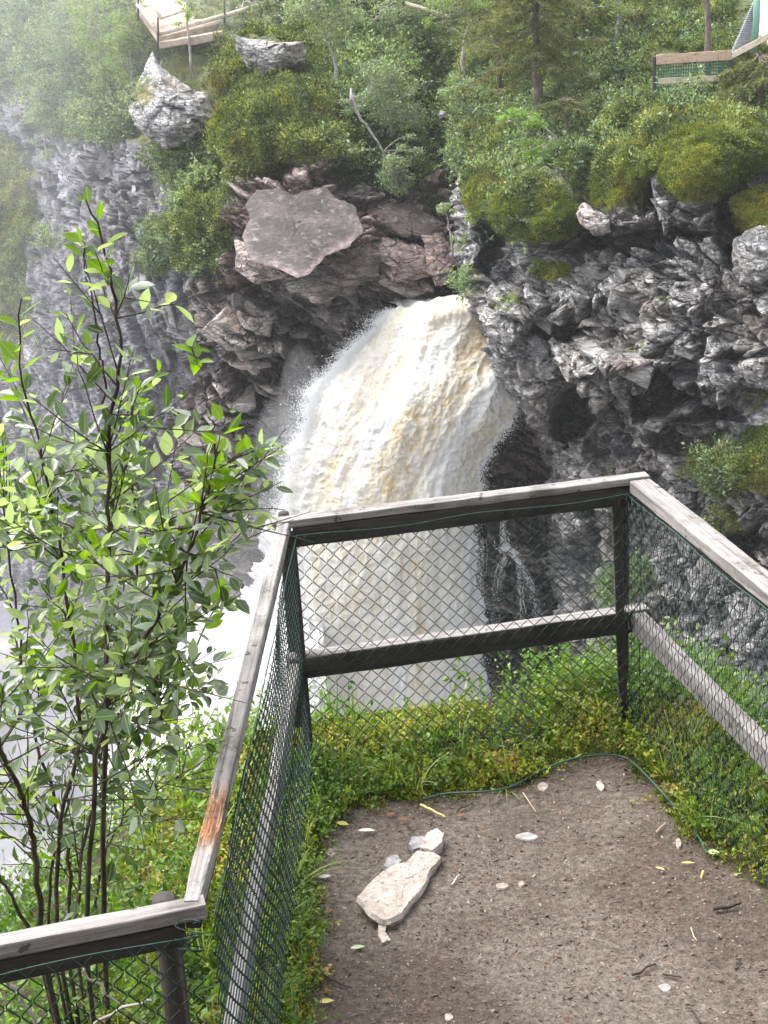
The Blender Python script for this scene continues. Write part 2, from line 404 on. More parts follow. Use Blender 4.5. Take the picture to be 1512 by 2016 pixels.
def clump_mesh(seed, n=150, rad=0.4, leaf=0.06, stems=7, width=1.0):
    """leafy shrub clump with a few visible stems"""
    r = np.random.default_rng(seed); mb = MB()
    B = []; D = []
    for s in range(stems):
        d = rdir(1, 0.9, r)[0]; L = rad*(0.7+0.6*r.random()); t = np.linspace(0, 1, 5)[:, None]
        p = d*L*t+np.array([0, 0, -0.25*L])*t*t*r.random()+r.normal(size=(5, 3))*0.02*L
        mb.tube(p, np.linspace(0.007, 0.002, 5)*rad/0.4, 3, False)
        m = n//stems; tt = r.random(m)**0.6*4; i = np.minimum(tt.astype(int), 3); f = (tt-i)[:, None]
        c = p[i]*(1-f)+p[i+1]*f+rdir(m, 0, r)*rad*0.16*r.random((m, 1)); B.append(c); D.append(rdir(m, 0.1, r)+d*0.6)
    B = np.concatenate(B); D = np.concatenate(D)
    leaves_mb(mb, LEAF_S, QF, B, D, rdir(len(B), 1.0, r), leaf*(0.6+0.7*r.random(len(B))), width, quad=True)
    return mb.mesh('clump')
def sprig_mesh(seed, h=0.14, n=16, leaf=0.02, width=1.1, stems=3):
    r = np.random.default_rng(seed); mb = MB()
    for s in range(stems):
        d = rdir(1, 2.0, r)[0]; L = h*(0.6+0.6*r.random()); t = np.linspace(0, 1, 5)[:, None]
        p = np.array([*(r.normal(size=2)*0.02), 0])+d*L*t+r.normal(size=(5, 3))*0.004*t
        mb.tube(p, np.linspace(0.0013, 0.0006, 5), 3, False)
        m = n//stems+1; tt = np.clip(0.25+0.75*(np.arange(m)+r.random(m)*.5)/m, 0, 1)*4; i = np.minimum(tt.astype(int), 3); f = (tt-i)[:, None]
        b = p[i]*(1-f)+p[i+1]*f; dd = rdir(m, 0.25, r)
        leaves_mb(mb, LEAF_OUT[[0, 2, 4, 6, 8]], [(0, 4, 1), (4, 2, 1), (0, 3, 4), (4, 3, 2)], b, dd, rdir(m, 2.0, r), leaf*(0.6+0.7*r.random(m)), width)
    return mb.mesh('sprig')
def grass_mesh(seed, n=9, h=0.2, w=0.0035):
    r = np.random.default_rng(seed); mb = MB()
    for s in range(n):
        a = r.random()*6.28; L = h*(0.5+0.7*r.random()); lean = 0.2+0.7*r.random()
        o = np.array([math.cos(a), math.sin(a), 0]); sd = np.array([-o[1], o[0], 0]); t = np.linspace(0, 1, 6)[:, None]
        p = o*L*lean*t**1.8+np.array([0, 0, 1])*L*(t-0.45*lean*t**3)+np.array([*(r.normal(size=2)*.012), 0])
        ww = w*(1-t**2)+0.0003; V = np.concatenate([p-sd*ww, p+sd*ww]); i = np.arange(5)
        mb.add(V, None, np.stack([i, i+1, i+7, i+6], 1))
    return mb.mesh('grass')

# ------------------------------------------------------------ materials
M = {}
M['rock_mid'] = rock_mat('rock_mid', (0.04, 0.038, 0.038), (0.135, 0.123, 0.117), (0.38, 0.345, 0.32), (0.13, 0.085, 0.065), 0.35, 1.0, 0.6, (0, 0.45, 0))
M['rock_slab'] = rock_mat('rock_slab', (0.025, 0.02, 0.022), (0.07, 0.058, 0.06), (0.20, 0.175, 0.17), (0.075, 0.05, 0.048), 0.35, 1.0, 0.6, (0, 0.45, 0), 0.12)
M['rock_left'] = rock_mat('rock_left', (0.025, 0.027, 0.034), (0.068, 0.07, 0.084), (0.19, 0.19, 0.21), (0.06, 0.058, 0.064), 0.25, 0.8, 0.65, (0, 1.05, 0), 0.45)
M['rock_right'] = rock_mat('rock_right', (0.05, 0.051, 0.055), (0.17, 0.17, 0.175), (0.46, 0.46, 0.46), (0.15, 0.125, 0.105), 0.95, 1.3, 0.7, (0, 0.2, 0))

moss_c = [(0.06, 0.09, 0.02), (0.13, 0.17, 0.03), (0.21, 0.25, 0.045), (0.33, 0.33, 0.07), (0.27, 0.20, 0.06)]
M['moss'] = leaf_mat('moss_leaf', moss_c, trans=0.3, rough=0.7, spec=0.2, rnd_scale=0.45, var=0.55)
M['heath'] = leaf_mat('heath_leaf', [(0.04, 0.06, 0.028), (0.095, 0.135, 0.05), (0.19, 0.23, 0.085), (0.32, 0.34, 0.12)], trans=0.3, rough=0.6, spec=0.3, rnd_scale=1.1, var=0.6)
M['scrub'] = leaf_mat('scrub_leaf', [(0.10, 0.15, 0.085), (0.17, 0.24, 0.13), (0.25, 0.33, 0.18), (0.34, 0.42, 0.21)], trans=0.35, rough=0.5, spec=0.4, rnd_scale=0.9, var=0.5)
M['berry'] = leaf_mat('berry_leaf', [(0.05, 0.11, 0.015), (0.11, 0.21, 0.02), (0.20, 0.30, 0.03), (0.34, 0.34, 0.05), (0.38, 0.26, 0.08)], trans=0.4, rough=0.4, spec=0.5, rnd_scale=2.2, var=0.35)
M['under'] = leaf_mat('under_leaf', [(0.06, 0.13, 0.03), (0.11, 0.21, 0.03), (0.18, 0.28, 0.04), (0.12, 0.2, 0.08)], trans=0.4, rough=0.4, spec=0.5, rnd_scale=1.5, var=0.3)
M['grass'] = leaf_mat('grass_blade', [(0.10, 0.19, 0.03), (0.19, 0.28, 0.05), (0.32, 0.33, 0.11)], trans=0.4, rough=0.5, rnd_scale=3.0)
M['birch_leaf'] = leaf_mat('birch_leaf', [(0.12, 0.18, 0.07), (0.22, 0.31, 0.11), (0.36, 0.45, 0.18)], trans=0.4, rough=0.5)
M['grey_leaf'] = leaf_mat('grey_leaf', [(0.12, 0.17, 0.10), (0.23, 0.30, 0.18), (0.38, 0.44, 0.28)], trans=0.35, rough=0.5)
M['bright_leaf'] = leaf_mat('bright_leaf', [(0.12, 0.22, 0.05), (0.19, 0.31, 0.07), (0.27, 0.39, 0.10)], trans=0.45, rough=0.5)
M['needle'] = leaf_mat('needle', [(0.06, 0.075, 0.03), (0.14, 0.16, 0.055), (0.27, 0.27, 0.10)], trans=0.25, rough=0.6, spec=0.3)
M['willow_old'] = leaf_mat('willow_leaf', [(0.045, 0.085, 0.03), (0.085, 0.145, 0.06), (0.15, 0.205, 0.13), (0.34, 0.39, 0.33)], back=(0.42, 0.50, 0.42), rib=True, trans=0.42, rough=0.25, spec=1.0)
M['willow_young'] = leaf_mat('willow_young_leaf', rib=True, stops=[(0.09, 0.17, 0.012), (0.15, 0.26, 0.015), (0.22, 0.34, 0.03)], trans=0.55, rough=0.35, spec=0.5)
M['willow_bark'] = bark_mat('willow_bark', (0.025, 0.015, 0.013), (0.10, 0.075, 0.06), 40)
M['birch_bark'] = bark_mat('birch_bark', (0.18, 0.16, 0.15), (0.52, 0.50, 0.47), 7, 1.5)
M['spruce_bark'] = bark_mat('spruce_bark', (0.09, 0.07, 0.06), (0.24, 0.19, 0.17), 9, 0.3)
M['dead_wood'] = bark_mat('dead_wood', (0.22, 0.19, 0.17), (0.5, 0.46, 0.42), 9, 0.4)
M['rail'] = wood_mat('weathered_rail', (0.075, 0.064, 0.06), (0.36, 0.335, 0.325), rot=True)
M['rail_dark'] = wood_mat('shaded_rail', (0.016, 0.013, 0.012), (0.065, 0.055, 0.05))  # near-black copy of the rail wood, shade of the fronts put into its colour
M['post'] = wood_mat('fence_post', (0.02, 0.017, 0.016), (0.075, 0.065, 0.058), grain_axis=2)
M['wire'] = plain_mat('green_plastic_wire', (0.012, 0.032, 0.028), 0.5, 0.3, 0, 0.4, 60)
M['cable'] = plain_mat('green_cable', (0.02, 0.065, 0.05), 0.45, 0.5, 0, 0.3, 60)
M['pale_wood'] = wood_mat('pale_log', (0.35, 0.29, 0.22), (0.72, 0.64, 0.52))
M['pink_wood'] = wood_mat('new_plank', (0.42, 0.28, 0.2), (0.68, 0.5, 0.38))
M['dark_post'] = plain_mat('dark_post', (0.05, 0.045, 0.045), 0.7)
M['path'] = plain_mat('pale_path', (0.42, 0.34, 0.28), 0.9, 0.2, 0, 0.3, 1.5)
M['white_metal'] = plain_mat('white_sheet', (0.75, 0.77, 0.8), 0.5, 0.4, 0, 0.08)
M['green_metal'] = plain_mat('green_post', (0.22, 0.42, 0.32), 0.5, 0.4, 0, 0.1)
M['green_net'] = plain_mat('green_net', (0.06, 0.16, 0.11), 0.6, 0.3, 0, 0.2)

# ------------------------------------------------------------ the gorge: base surfaces
ROWS = np.array([-200, -50, 100, 200, 300, 400, 500, 600, 700, 850, 1000, 1200, 1500, 1800.])
def cr_interp(T, x, y):
    """Catmull-Rom lookup of table T at fractional column x, row y"""
    nr, nc = T.shape
    def wts(f): return [((-f+2)*f-1)*f/2, ((3*f-5)*f*f+2)/2, ((-3*f+4)*f+1)*f/2, (f-1)*f*f/2]
    xi = np.clip(np.floor(x).astype(int), 0, nc-2); yi = np.clip(np.floor(y).astype(int), 0, nr-2)
    wx = wts(x-xi); wy = wts(y-yi); r = 0
    for a in range(4):
        for b in range(4):
            r = r+wy[a]*wx[b]*T[np.clip(yi+a-1, 0, nr-1), np.clip(xi+b-1, 0, nc-1)]
    return r
BC = np.array([-300, -150, 0, 150, 300, 450, 600, 750, 900, 1050, 1200, 1500, 1800.])
BT = np.array([
 [88, 86, 82, 78, 75, 72, 70, 70, 70, 70, 70, 70, 70],
 [80, 77, 74, 70, 66, 62, 61, 61, 62, 62, 62, 62, 62],
 [75, 73, 70, 66, 60, 56, 55, 56, 58, 58, 58, 58, 58],
 [73, 71, 68, 64, 58, 53, 52, 53, 56, 56, 56, 56, 56],
 [72, 70, 67, 62, 56, 51, 49.5, 50.5, 53.5, 54, 54, 54, 54],
 [71, 69, 66, 60, 55, 50, 47.8, 48.4, 51, 53, 53, 53, 53],
 [70, 68, 65, 58, 54, 49.3, 47, 47.6, 49.5, 50, 52, 52, 52],
 [70, 68, 64, 57, 53.5, 49, 47.4, 48.2, 49, 49, 50, 51, 51],
 [70, 67, 63, 56.5, 53, 49, 48.6, 49.2, 48.5, 47, 48, 50, 50],
 [69, 66, 62, 56, 52.5, 49.5, 49.2, 49.6, 47, 46, 46.5, 49, 50],
 [68, 65, 61, 55, 52, 49, 49.5, 49.6, 46.5, 45.5, 46, 49, 50],
 [67, 64, 60, 54, 51, 49, 49, 49.4, 46.2, 45, 45.5, 48, 49],
 [65, 62, 58, 53, 50, 48, 48, 48.6, 45.8, 44.6, 45, 47, 48],
 [64, 60, 56, 52, 49, 47, 47, 47.6, 45, 44, 44.5, 46, 47]])
RC = np.array([850, 950, 1050, 1200, 1350, 1500, 1650, 1812.])
RT = np.array([
 [68, 68, 66, 64, 62, 60, 58, 56],
 [60, 60, 58, 55, 53, 50, 48, 47],
 [55, 54, 52, 49, 46.5, 44.5, 42.5, 41],
 [51, 50, 48, 45.2, 43, 41, 39, 38],
 [47.5, 46, 44, 42, 39.6, 38, 36, 35],
 [44, 43, 41.8, 40, 38.2, 36.5, 34.5, 33],
 [43, 42, 41, 39, 37.2, 35.3, 33.5, 32],
 [42.5, 41.5, 40.5, 38.7, 36.8, 35, 33, 32],
 [42.5, 41.5, 40.3, 38.6, 36.6, 34.7, 33, 32],
 [43, 42.5, 41.2, 39.3, 37, 35, 33, 32],
 [43, 43, 42, 39.8, 37.2, 34.8, 32.6, 31.5],
 [43, 43, 42, 39.8, 36.8, 34, 32, 31],
 [42, 42, 41, 38.8, 35.8, 33, 31, 30],
 [41, 41, 40, 38, 35, 32, 30, 29]])
EDGE_Y = [-200, 0, 100, 200, 300, 380, 430, 520, 590, 650, 700, 745, 830, 920, 960, 1100, 1300, 1800]
EDGE_X = [860, 862, 880, 905, 915, 902, 896, 902, 930, 948, 972, 998, 1040, 1086, 1090, 1085, 1100, 1120]
LEDGE_Y = [-200, 0, 130, 210, 380, 520, 720, 900, 1200, 1800]
LEDGE_X = [-20, 0, 20, 45, 105, 165, 255, 310, 350, 380]
def blobs(px, py, L, p=2.0):
    r = 0
    for (x, y, rx, ry, a) in L: r = r+a*np.exp(-((np.abs(px-x)/rx)**2+(np.abs(py-y)/ry)**2)**p)
    return r
def warp_px(px, py, s):
    q = np.stack([px.ravel()/55, py.ravel()/40, 0*px.ravel()], 1)
    return px+(26*fbm(q, 4, s)).reshape(px.shape), py+(22*fbm(q+7, 4, s+9)).reshape(px.shape)
def backY(px, py, det=True):
    Y = cr_interp(BT, np.interp(px, BC, np.arange(len(BC))), np.interp(py, ROWS, np.arange(len(ROWS))))
    e = np.interp(py, LEDGE_Y, LEDGE_X)+10*np.sin(py*0.05)+6*np.sin(py*0.13)
    Y = Y+7.0*smooth(14, -6, px-e)*smooth(-150, 200, py)
    if not det: return Y
    px, py = warp_px(px, py, 301)
    # hollows under the great slab, beside the fall
    Y = Y+blobs(px, py, [(560, 590, 170, 22, 1.6), (600, 660, 110, 50, 1.0), (650, 800, 60, 90, 2.0), (540, 800, 70, 40, 1.4), (330, 900, 60, 200, 1.5), (690, 345, 70, 16, 1.5), (560, 330, 60, 18, 1.0), (800, 480, 40, 20, .6),
                          (820, 610, 60, 30, 1.5), (440, 1060, 60, 60, 1.0), (880, 60, 60, 80, 1.6), (840, 140, 25, 60, 1.2)])
    Y = Y-blobs(px, py, [(500, 700, 60, 70, 1.6), (400, 700, 60, 60, 1.2), (700, 600, 70, 50, .9), (830, 520, 70, 40, 1.2), (380, 440, 90, 90, 1.6), (560, 250, 140, 60, 1.4), (240, 330, 90, 120, 1.2), (640, 340, 60, 30, .8), (760, 180, 70, 90, 1.2), (470, 1050, 50, 70, 1.5)])
    return Y
def rightY(px, py, det=True):
    Y = cr_interp(RT, np.interp(px, RC, np.arange(len(RC))), np.interp(py, ROWS, np.arange(len(ROWS))))
    if not det: return Y
    px, py = warp_px(px, py, 331)
    Y = Y-blobs(px, py, [(1370, 290, 125, 95, 2.4), (1060, 420, 80, 55, 1.7), (1215, 335, 85, 60, 1.5), (955, 390, 40, 70, 1.0), (1485, 430, 50, 34, 1.3), (1215, 420, 90, 30, 1.0), (1390, 380, 60, 60, 1.2),
                          (1180, 740, 90, 70, 1.0), (1010, 640, 50, 60, .8), (1330, 560, 100, 60, .7), (1420, 960, 110, 80, 1.4), (1500, 900, 40, 60, .9), (1060, 780, 40, 70, .7), (1240, 715, 70, 14, 1.2), (1400, 760, 60, 20, 1.0), (1130, 590, 60, 35, .9), (1330, 680, 50, 40, .7)])
    Y = Y+blobs(px, py, [(1110, 655, 66, 24, 3.0), (1127, 835, 34, 46, 3.6), (1290, 785, 42, 36, 3.2), (1260, 470, 150, 15, 2.4), (1440, 455, 26, 70, 2.6), (1060, 950, 50, 40, 1.0), (1480, 1075, 90, 30, 2.6), (1200, 860, 40, 50, 1.4), (1350, 860, 60, 30, 1.2), (1400, 820, 70, 16, 1.6),
                          (1350, 1250, 90, 70, 1.2), (990, 540, 30, 30, .8), (1290, 340, 18, 60, 1.5), (1470, 700, 40, 20, 1.2), (965, 480, 20, 60, 1.8), (1130, 1120, 60, 60, 1.4)], 3.0)
    return Y
def vertex_normals(P, nr, nc):
    G = P.reshape(nr, nc, 3); du = np.gradient(G, axis=1); dv = np.gradient(G, axis=0)
    n = np.cross(du, dv); n /= np.linalg.norm(n, axis=2)[..., None]+1e-9; n = n.reshape(-1, 3)
    s = np.sign(((EYE-P)*n).sum(1)); return n*s[:, None]
def blur(A, k):
    for ax in (0, 1):
        for _ in range(k):
            A = (np.roll(A, 1, ax)+2*A+np.roll(A, -1, ax))/4
    return A
SH = {}
def build_sheet(key, name, PX, PY, Y, regions, mat, mossblobs, pinkblobs, wetf, Y0):
    """regions: list of (weight fn, strata frame, sizes, amps, seed)"""
    nr, nc = PX.shape; px, py = PX.ravel(), PY.ravel()
    P = atY(px, py, Y.ravel())
    PB = atY(px, py, Y0.ravel())
    N = vertex_normals(P, nr, nc)*0.35+vertex_normals(PB, nr, nc)*0.65
    Nb = blur(N.reshape(nr, nc, 3), 14).reshape(-1, 3); Nb /= np.linalg.norm(Nb, axis=1)[:, None]
    D = np.zeros(len(P)); T = np.zeros(len(P)); W = np.zeros(len(P))
    for wf, fr, sz, am, sd_ in regions:
        wgt = wf(px, py)
        idx = np.where(wgt > 0.01)[0]
        d, h = rock_disp(PB[idx], fr, sz, am, sd_, 0.42 if key == 'R' else (0.85 if sd_ == 3 else 0.3))
        D[idx] += wgt[idx]*d; T[idx] += wgt[idx]*h; W[idx] += wgt[idx]
    T /= np.maximum(W, 0.01)
    if key == 'B': T = T+0.55*np.exp(-((px-np.interp(py, LEDGE_Y, LEDGE_X)-18)/20)**2)*smooth(120, 200, py)*smooth(800, 650, py)  # pale band puts the lit face of the slab edge into the tone
    mo0 = np.clip(blobs(px, py, mossblobs), 0, 1)
    soft = smooth(0.25, 0.7, mo0)
    lump = fbm(P*0.7, 4, 90)*0.7+fbm(P*1.9, 3, 95)*0.28
    if key == 'R': D = D*(0.3+0.7*smooth(0, 110, px-np.interp(py, EDGE_Y, EDGE_X)))
    D = D*(1-0.75*soft)+lump*(0.3+0.7*soft)
    P2 = P+Nb*D[:, None]
    N2 = vertex_normals(P2, nr, nc)
    up = smooth(0.35, 0.75, blur(N2.reshape(nr, nc, 3), 2).reshape(-1, 3)[:, 2])
    moss = np.clip(mo0*0.9+up*0.22, 0, 1)
    pink = np.clip(blobs(px, py, pinkblobs), 0, 1)
    wet = np.clip(wetf(px, py), 0, 1)
    me = mesh_np(name, P2, grid_faces(nr, nc), False, {'moss': moss, 'tone': T, 'pink': pink, 'wet': wet})
    o = link_mesh(name, me, M[mat])
    SH[key] = dict(px=px, py=py, P=P2, N=N2, moss=mo0, o=o, nr=nr, nc=nc, Nb=Nb)
    return o

px_, py_ = np.meshgrid(np.arange(-300, 1300, 3.0), np.arange(-200, 1760, 3.0))
strat_mid = frame((0.42, -0.25, 0.87)); strat_left = frame((0.92, -0.05, 0.40)); strat_right = frame((0.2, -0.35, 0.9))
def w_mid(x, y): return smooth(360, 430, x+0.12*(y-600)+25*np.sin(y*.03))
def w_left(x, y): return 1-w_mid(x, y)
BACK_MOSS = [(190, 225, 110, 60, .9), (300, 480, 40, 60, .6), (110, 470, 40, 40, .5), (230, 600, 50, 30, .5), (200, 30, 260, 170, 1.1), (560, 240, 260, 90, 1.0), (300, 60, 500, 130, 1.0), (800, 120, 200, 180, 1.1), (790, 300, 130, 60, .9), (400, 440, 70, 110, 1.0), (0, 420, 70, 170, 1.0), (20, 640, 60, 120, .5), (350, 300, 60, 50, .7),
             (1000, 50, 400, 250, 1.2), (420, 310, 110, 60, .9), (700, 330, 50, 20, .4), (300, 520, 30, 30, .6), (850, 420, 30, 40, .5)]
BACK_PINK = [(600, 450, 150, 90, 1.0), (820, 480, 120, 90, 1.0), (820, 560, 90, 50, 1.0), (650, 620, 120, 60, .45), (470, 1060, 90, 110, 1.0), (620, 780, 70, 60, .8), (480, 760, 80, 40, .6), (780, 410, 90, 50, .8)]
cliff_back = build_sheet('B', 'gorge_cliff', px_, py_, backY(px_, py_), [
    (w_mid, strat_mid, [(3.0, 2.4, 0.9), (1.2, 1.1, 0.34), (0.5, 0.45, 0.15)], [0.65, 0.34, 0.13], 3),
    (w_left, strat_left, [(4.5, 3.0, 1.3), (1.8, 1.4, 0.42), (0.7, 0.6, 0.2)], [0.34, 0.17, 0.06], 40)],
    'rock_mid', BACK_MOSS, BACK_PINK,
    lambda x, y: smooth(560, 680, y)*smooth(250, 420, x)*0.9+smooth(930, 970, x)*smooth(650, 760, y), backY(px_, py_, False))
_cen = SH['B']; _ci = grid_faces(_cen['nr'], _cen['nc'])[:, 0]
cliff_back.data.materials.append(M['rock_left'])
cliff_back.data.polygons.foreach_set('material_index', (w_left(_cen['px'][_ci], _cen['py'][_ci]+0.6*_cen['px'][_ci]-150) > .5).astype(np.int32))
tag(cliff_back, 'layered dark rock wall of the gorge behind and left of the waterfall', None, kind='structure')

s_ = np.linspace(-0.06, 1, 430); t_ = np.arange(-200, 1720, 2.6)
S_, PYr = np.meshgrid(s_, t_)
e_ = np.interp(PYr, EDGE_Y, EDGE_X)+5*np.sin(PYr*0.06)+4*np.sin(PYr*0.17+1)+3*np.sin(PYr*0.41)
PXr = np.where(S_ >= 0, e_+np.maximum(S_, 0)*(1800-e_), e_+(-S_)*260)
WR_ = np.where(S_ < 0, (np.maximum(-S_, 0)/0.06)**0.8*6.5, 0)+np.where(S_ >= 0, 1.6*np.exp(-np.maximum(S_, 0)*60), 1.6)
Yr = rightY(PXr, PYr)+WR_; Yr0 = rightY(PXr, PYr, False)+WR_
RIGHT_MOSS = [(1370, 280, 135, 110, 1.3), (1060, 425, 80, 52, 1.3), (1210, 330, 90, 75, 1.2), (1000, 200, 160, 160, 1.1), (1200, 120, 420, 180, 1.2), (955, 385, 38, 70, 1.0), (1490, 430, 50, 34, 1.2), (1600, 200, 200, 160, 1),
              (1090, 535, 40, 24, .8), (1000, 600, 40, 24, .6), (1410, 930, 50, 70, .7), (1500, 900, 40, 60, 1.1), (1350, 920, 20, 60, .5), (930, 550, 24, 50, .6), (1270, 680, 30, 24, .5), (1490, 780, 40, 24, .7), (1420, 1040, 60, 30, .8), (1200, 960, 24, 60, .5), (1310, 590, 24, 24, .5), (1240, 1150, 60, 60, .6), (1290, 1420, 130, 120, .6)]
cliff_right = build_sheet('R', 'right_cliff', PXr, PYr, Yr, [
    (lambda x, y: np.ones_like(x), strat_right, [(2.6, 2.2, 1.7), (1.0, 0.9, 0.62), (0.36, 0.34, 0.24)], [0.55, 0.30, 0.12], 70)],
    'rock_right', RIGHT_MOSS, [(1240, 420, 60, 30, .5), (1250, 715, 60, 14, .6), (1050, 880, 40, 60, .5), (1380, 560, 50, 60, .25)],
    lambda x, y: smooth(1160, 1010, x)*smooth(700, 800, y)*0.8+smooth(1060, 1400, y)*0.4, Yr0)
tag(cliff_right, 'blocky grey lichened cliff with mossy top right of the waterfall', None, kind='structure')

# ------------------------------------------------------------ loose slabs and blocks bedded in the cliffs
def block_mesh(seed, mat):
    r = np.random.default_rng(seed); import bmesh
    bm = bmesh.new()
    for _ in range(16):
        v = r.uniform(-1, 1, 3); v = np.sign(v)*np.abs(v)**0.35
        bm.verts.new(v*(0.8+0.2*r.random()))
    bmesh.ops.convex_hull(bm, input=bm.verts)
    loose = [v for v in bm.verts if not v.link_faces]
    if loose: bmesh.ops.delete(bm, geom=loose, context='VERTS')
    bmesh.ops.bevel(bm, geom=bm.edges[:], offset=0.05, segments=1, affect='EDGES')
    me = bpy.data.meshes.new('block'); bm.to_mesh(me); bm.free(); me.materials.append(mat)
    n = len(me.vertices)
    for a, v in (('moss', 0.0), ('tone', 0.35+0.5*r.random()), ('pink', 0.0), ('wet', 0.0)):
        at = me.attributes.new(a, 'FLOAT', 'POINT'); at.data.foreach_set('value', np.full(n, v, np.float32))
    return me
def set_attr(me, **kw):
    for k, v in kw.items(): me.attributes[k].data.foreach_set('value', np.full(len(me.vertices), v, np.float32))
    return me
def place_blocks(key, name, n, boxes, fr, size, thick, protos, seed):
    S = SH[key]; r = np.random.default_rng(seed); done = 0
    sel = np.zeros(len(S['px']), bool)
    for (x0, y0, x1, y1) in boxes: sel |= (S['px'] > x0) & (S['px'] < x1) & (S['py'] > y0) & (S['py'] < y1)
    idx = np.where(sel & (S['moss'] < 0.35))[0]
    for i in r.choice(idx, n, replace=False):
        me = protos[r.integers(len(protos))]; o = bpy.data.objects.new(name, me); C0.objects.link(o); o.parent = S['o']
        s = size*(0.5+1.0*r.random()**1.5); Rm = Matrix(fr.tolist()).transposed()
        rot = Rm @ Matrix.Rotation(r.normal()*0.5, 3, 'Z') @ Matrix.Rotation(r.normal()*0.16, 3, 'X') @ Matrix.Rotation(r.normal()*0.16, 3, 'Y')
        sc_ = (s, s*(0.5+0.5*r.random()), s*thick*(0.5+0.9*r.random()))
        p = S['P'][i]-S['Nb'][i]*s*0.45
        o.matrix_world = Matrix.Translation(p) @ rot.to_4x4() @ Matrix.Diagonal((*sc_, 1))
pm = [set_attr(block_mesh(100+i, M['rock_mid']), pink=(0.0, 0.0, .35, 0)[i % 4], wet=(0.5, 0.1, 0.3, 0)[i % 4]) for i in range(8)]
pr = [set_attr(block_mesh(120+i, M['rock_right']), pink=(0, 0.3, 0, 0)[i % 4]) for i in range(8)]
pl = [block_mesh(140+i, M['rock_left']) for i in range(6)]
place_blocks('B', 'rock_slab', 130, [(430, 560, 760, 740), (520, 540, 720, 600), (640, 520, 900, 600), (400, 620, 560, 900)], strat_mid, 0.62, 0.2, pm, 1)
place_blocks('B', 'rock_slab', 24, [(180, 330, 330, 620), (120, 620, 360, 1000), (300, 560, 420, 950)], strat_left, 0.85, 0.16, pl, 2)
place_blocks('R', 'rock_block', 70, [(1000, 440, 1512, 1400)], strat_right, 0.40, 0.5, pr, 3)

# ------------------------------------------------------------ boulders
def px_solid(name, outline, Yc, tilt, bulge, thick, mat, seed, amp=0.12, K=110, RN=30, sideways=0.0, rim=0.0, **att):
    """a closed rock: outline in the photograph carried out to distance Yc; tilt = metres farther per 100 px up"""
    ol = np.array(outline, float); c = ol.mean(0); rel = ol-c; an = np.arctan2(rel[:, 1], rel[:, 0]); o_ = np.argsort(an)
    th = np.linspace(-np.pi, np.pi, K, endpoint=False)
    dirs = np.stack([np.cos(th), np.sin(th)], 1); rr = np.zeros(K)
    for j in range(len(ol)):
        a, b = rel[j], rel[(j+1) % len(ol)]; e = b-a
        den = dirs[:, 0]*e[1]-dirs[:, 1]*e[0]
        with np.errstate(all='ignore'):
            t = (a[0]*e[1]-a[1]*e[0])/den; u = (a[0]*dirs[:, 1]-a[1]*dirs[:, 0])/den
        ok = (t > 0) & (u >= -1e-6) & (u <= 1+1e-6); rr = np.where(ok, np.maximum(rr, t), rr)
    rr = rr*(1+.06*fbm(np.stack([np.cos(th)*2.2, np.sin(th)*2.2, 0*th+seed], 1), 4, seed))
    V = []; rings = np.concatenate([np.linspace(0.02, 1, RN), np.linspace(1.0, 0.98, 2)[1:], np.linspace(0.9, 0.02, 6)])
    for k, q in enumerate(rings):
        x = c[0]+dirs[:, 0]*rr*q; y = c[1]+dirs[:, 1]*rr*q
        front = k < RN
        Yv = Yc-(y-c[1])/100*tilt+(x-c[0])/100*sideways
        Yv = Yv+(-bulge*(1-q**3) if front else thick*(1-q**4)+0.15*thick)
        V.append(atY(x, y, Yv))
    nr = len(rings); V = np.concatenate(V)
    N = V-V.mean(0); N /= np.linalg.norm(N, axis=1)[:, None]
    d, h = rock_disp(V, strat_mid, [(1.6, 1.5, 0.8), (0.5, 0.5, 0.25)], [amp, amp*0.45], seed)
    V = V+N*d[:, None]
    i = np.arange(nr*K).reshape(nr, K); j = np.roll(i, -1, 1)
    f = np.stack([i[:-1], i[1:], j[1:], j[:-1]], -1).reshape(-1, 4)
    cap0 = np.array([[0, k, k+1] for k in range(1, K-1)]); cap1 = np.array([[(nr-1)*K, (nr-1)*K+k+1, (nr-1)*K+k] for k in range(1, K-1)])
    A = dict(moss=np.zeros(len(V)), tone=h, pink=np.zeros(len(V)), wet=np.zeros(len(V)))
    for k, v in att.items(): A[k] = v(V) if callable(v) else np.full(len(V), v)
    qq = np.repeat(rings, K); low = np.tile(dirs[:, 1], nr); A['tone'] = np.clip(A['tone']+rim*smooth(.74, .96, qq+.05*fbm(V*1.5, 3, seed))*smooth(-.35, .25, low), 0, 1)
    me = mesh_np(name, V, [f, np.concatenate([cap0, cap1])], False, A)
    return based(name, me, mat, V.mean(0))
def B(*a, label, **k):
    return tag(px_solid('boulder', *a, **k), label, 'boulder')
B([(476, 468), (490, 432), (482, 402), (506, 376), (548, 368), (578, 384), (640, 366), (662, 390), (702, 404), (718, 456), (690, 486), (640, 503), (610, 540), (585, 550), (548, 528), (498, 514)], 45.6, 2.4, 0.22, 1.2, M['rock_slab'], 501, 0.06,
  pink=0.3, rim=.6, tone=lambda V: np.clip(0.14+0.40*fbm(V*1.1, 4, 5), 0, 1),
  label='big purple-brown flat slab with pale lower rim, left of the waterfall top')
B([(250, 205), (300, 100), (318, 135), (360, 165), (405, 190), (424, 235), (400, 262), (370, 280), (330, 290), (285, 260), (262, 240)], 53.2, 1.2, 1.3, 1.6, M['rock_right'], 511, 0.2,
  tone=0.75, moss=lambda V: 0.75*np.exp(-((V[:, 0]-atY(280, 180, 54)[0])**2/0.7+(V[:, 2]-atY(280, 180, 54)[2])**2/.5)), label='pointed grey boulder with white lichen spots on the upper left slope')
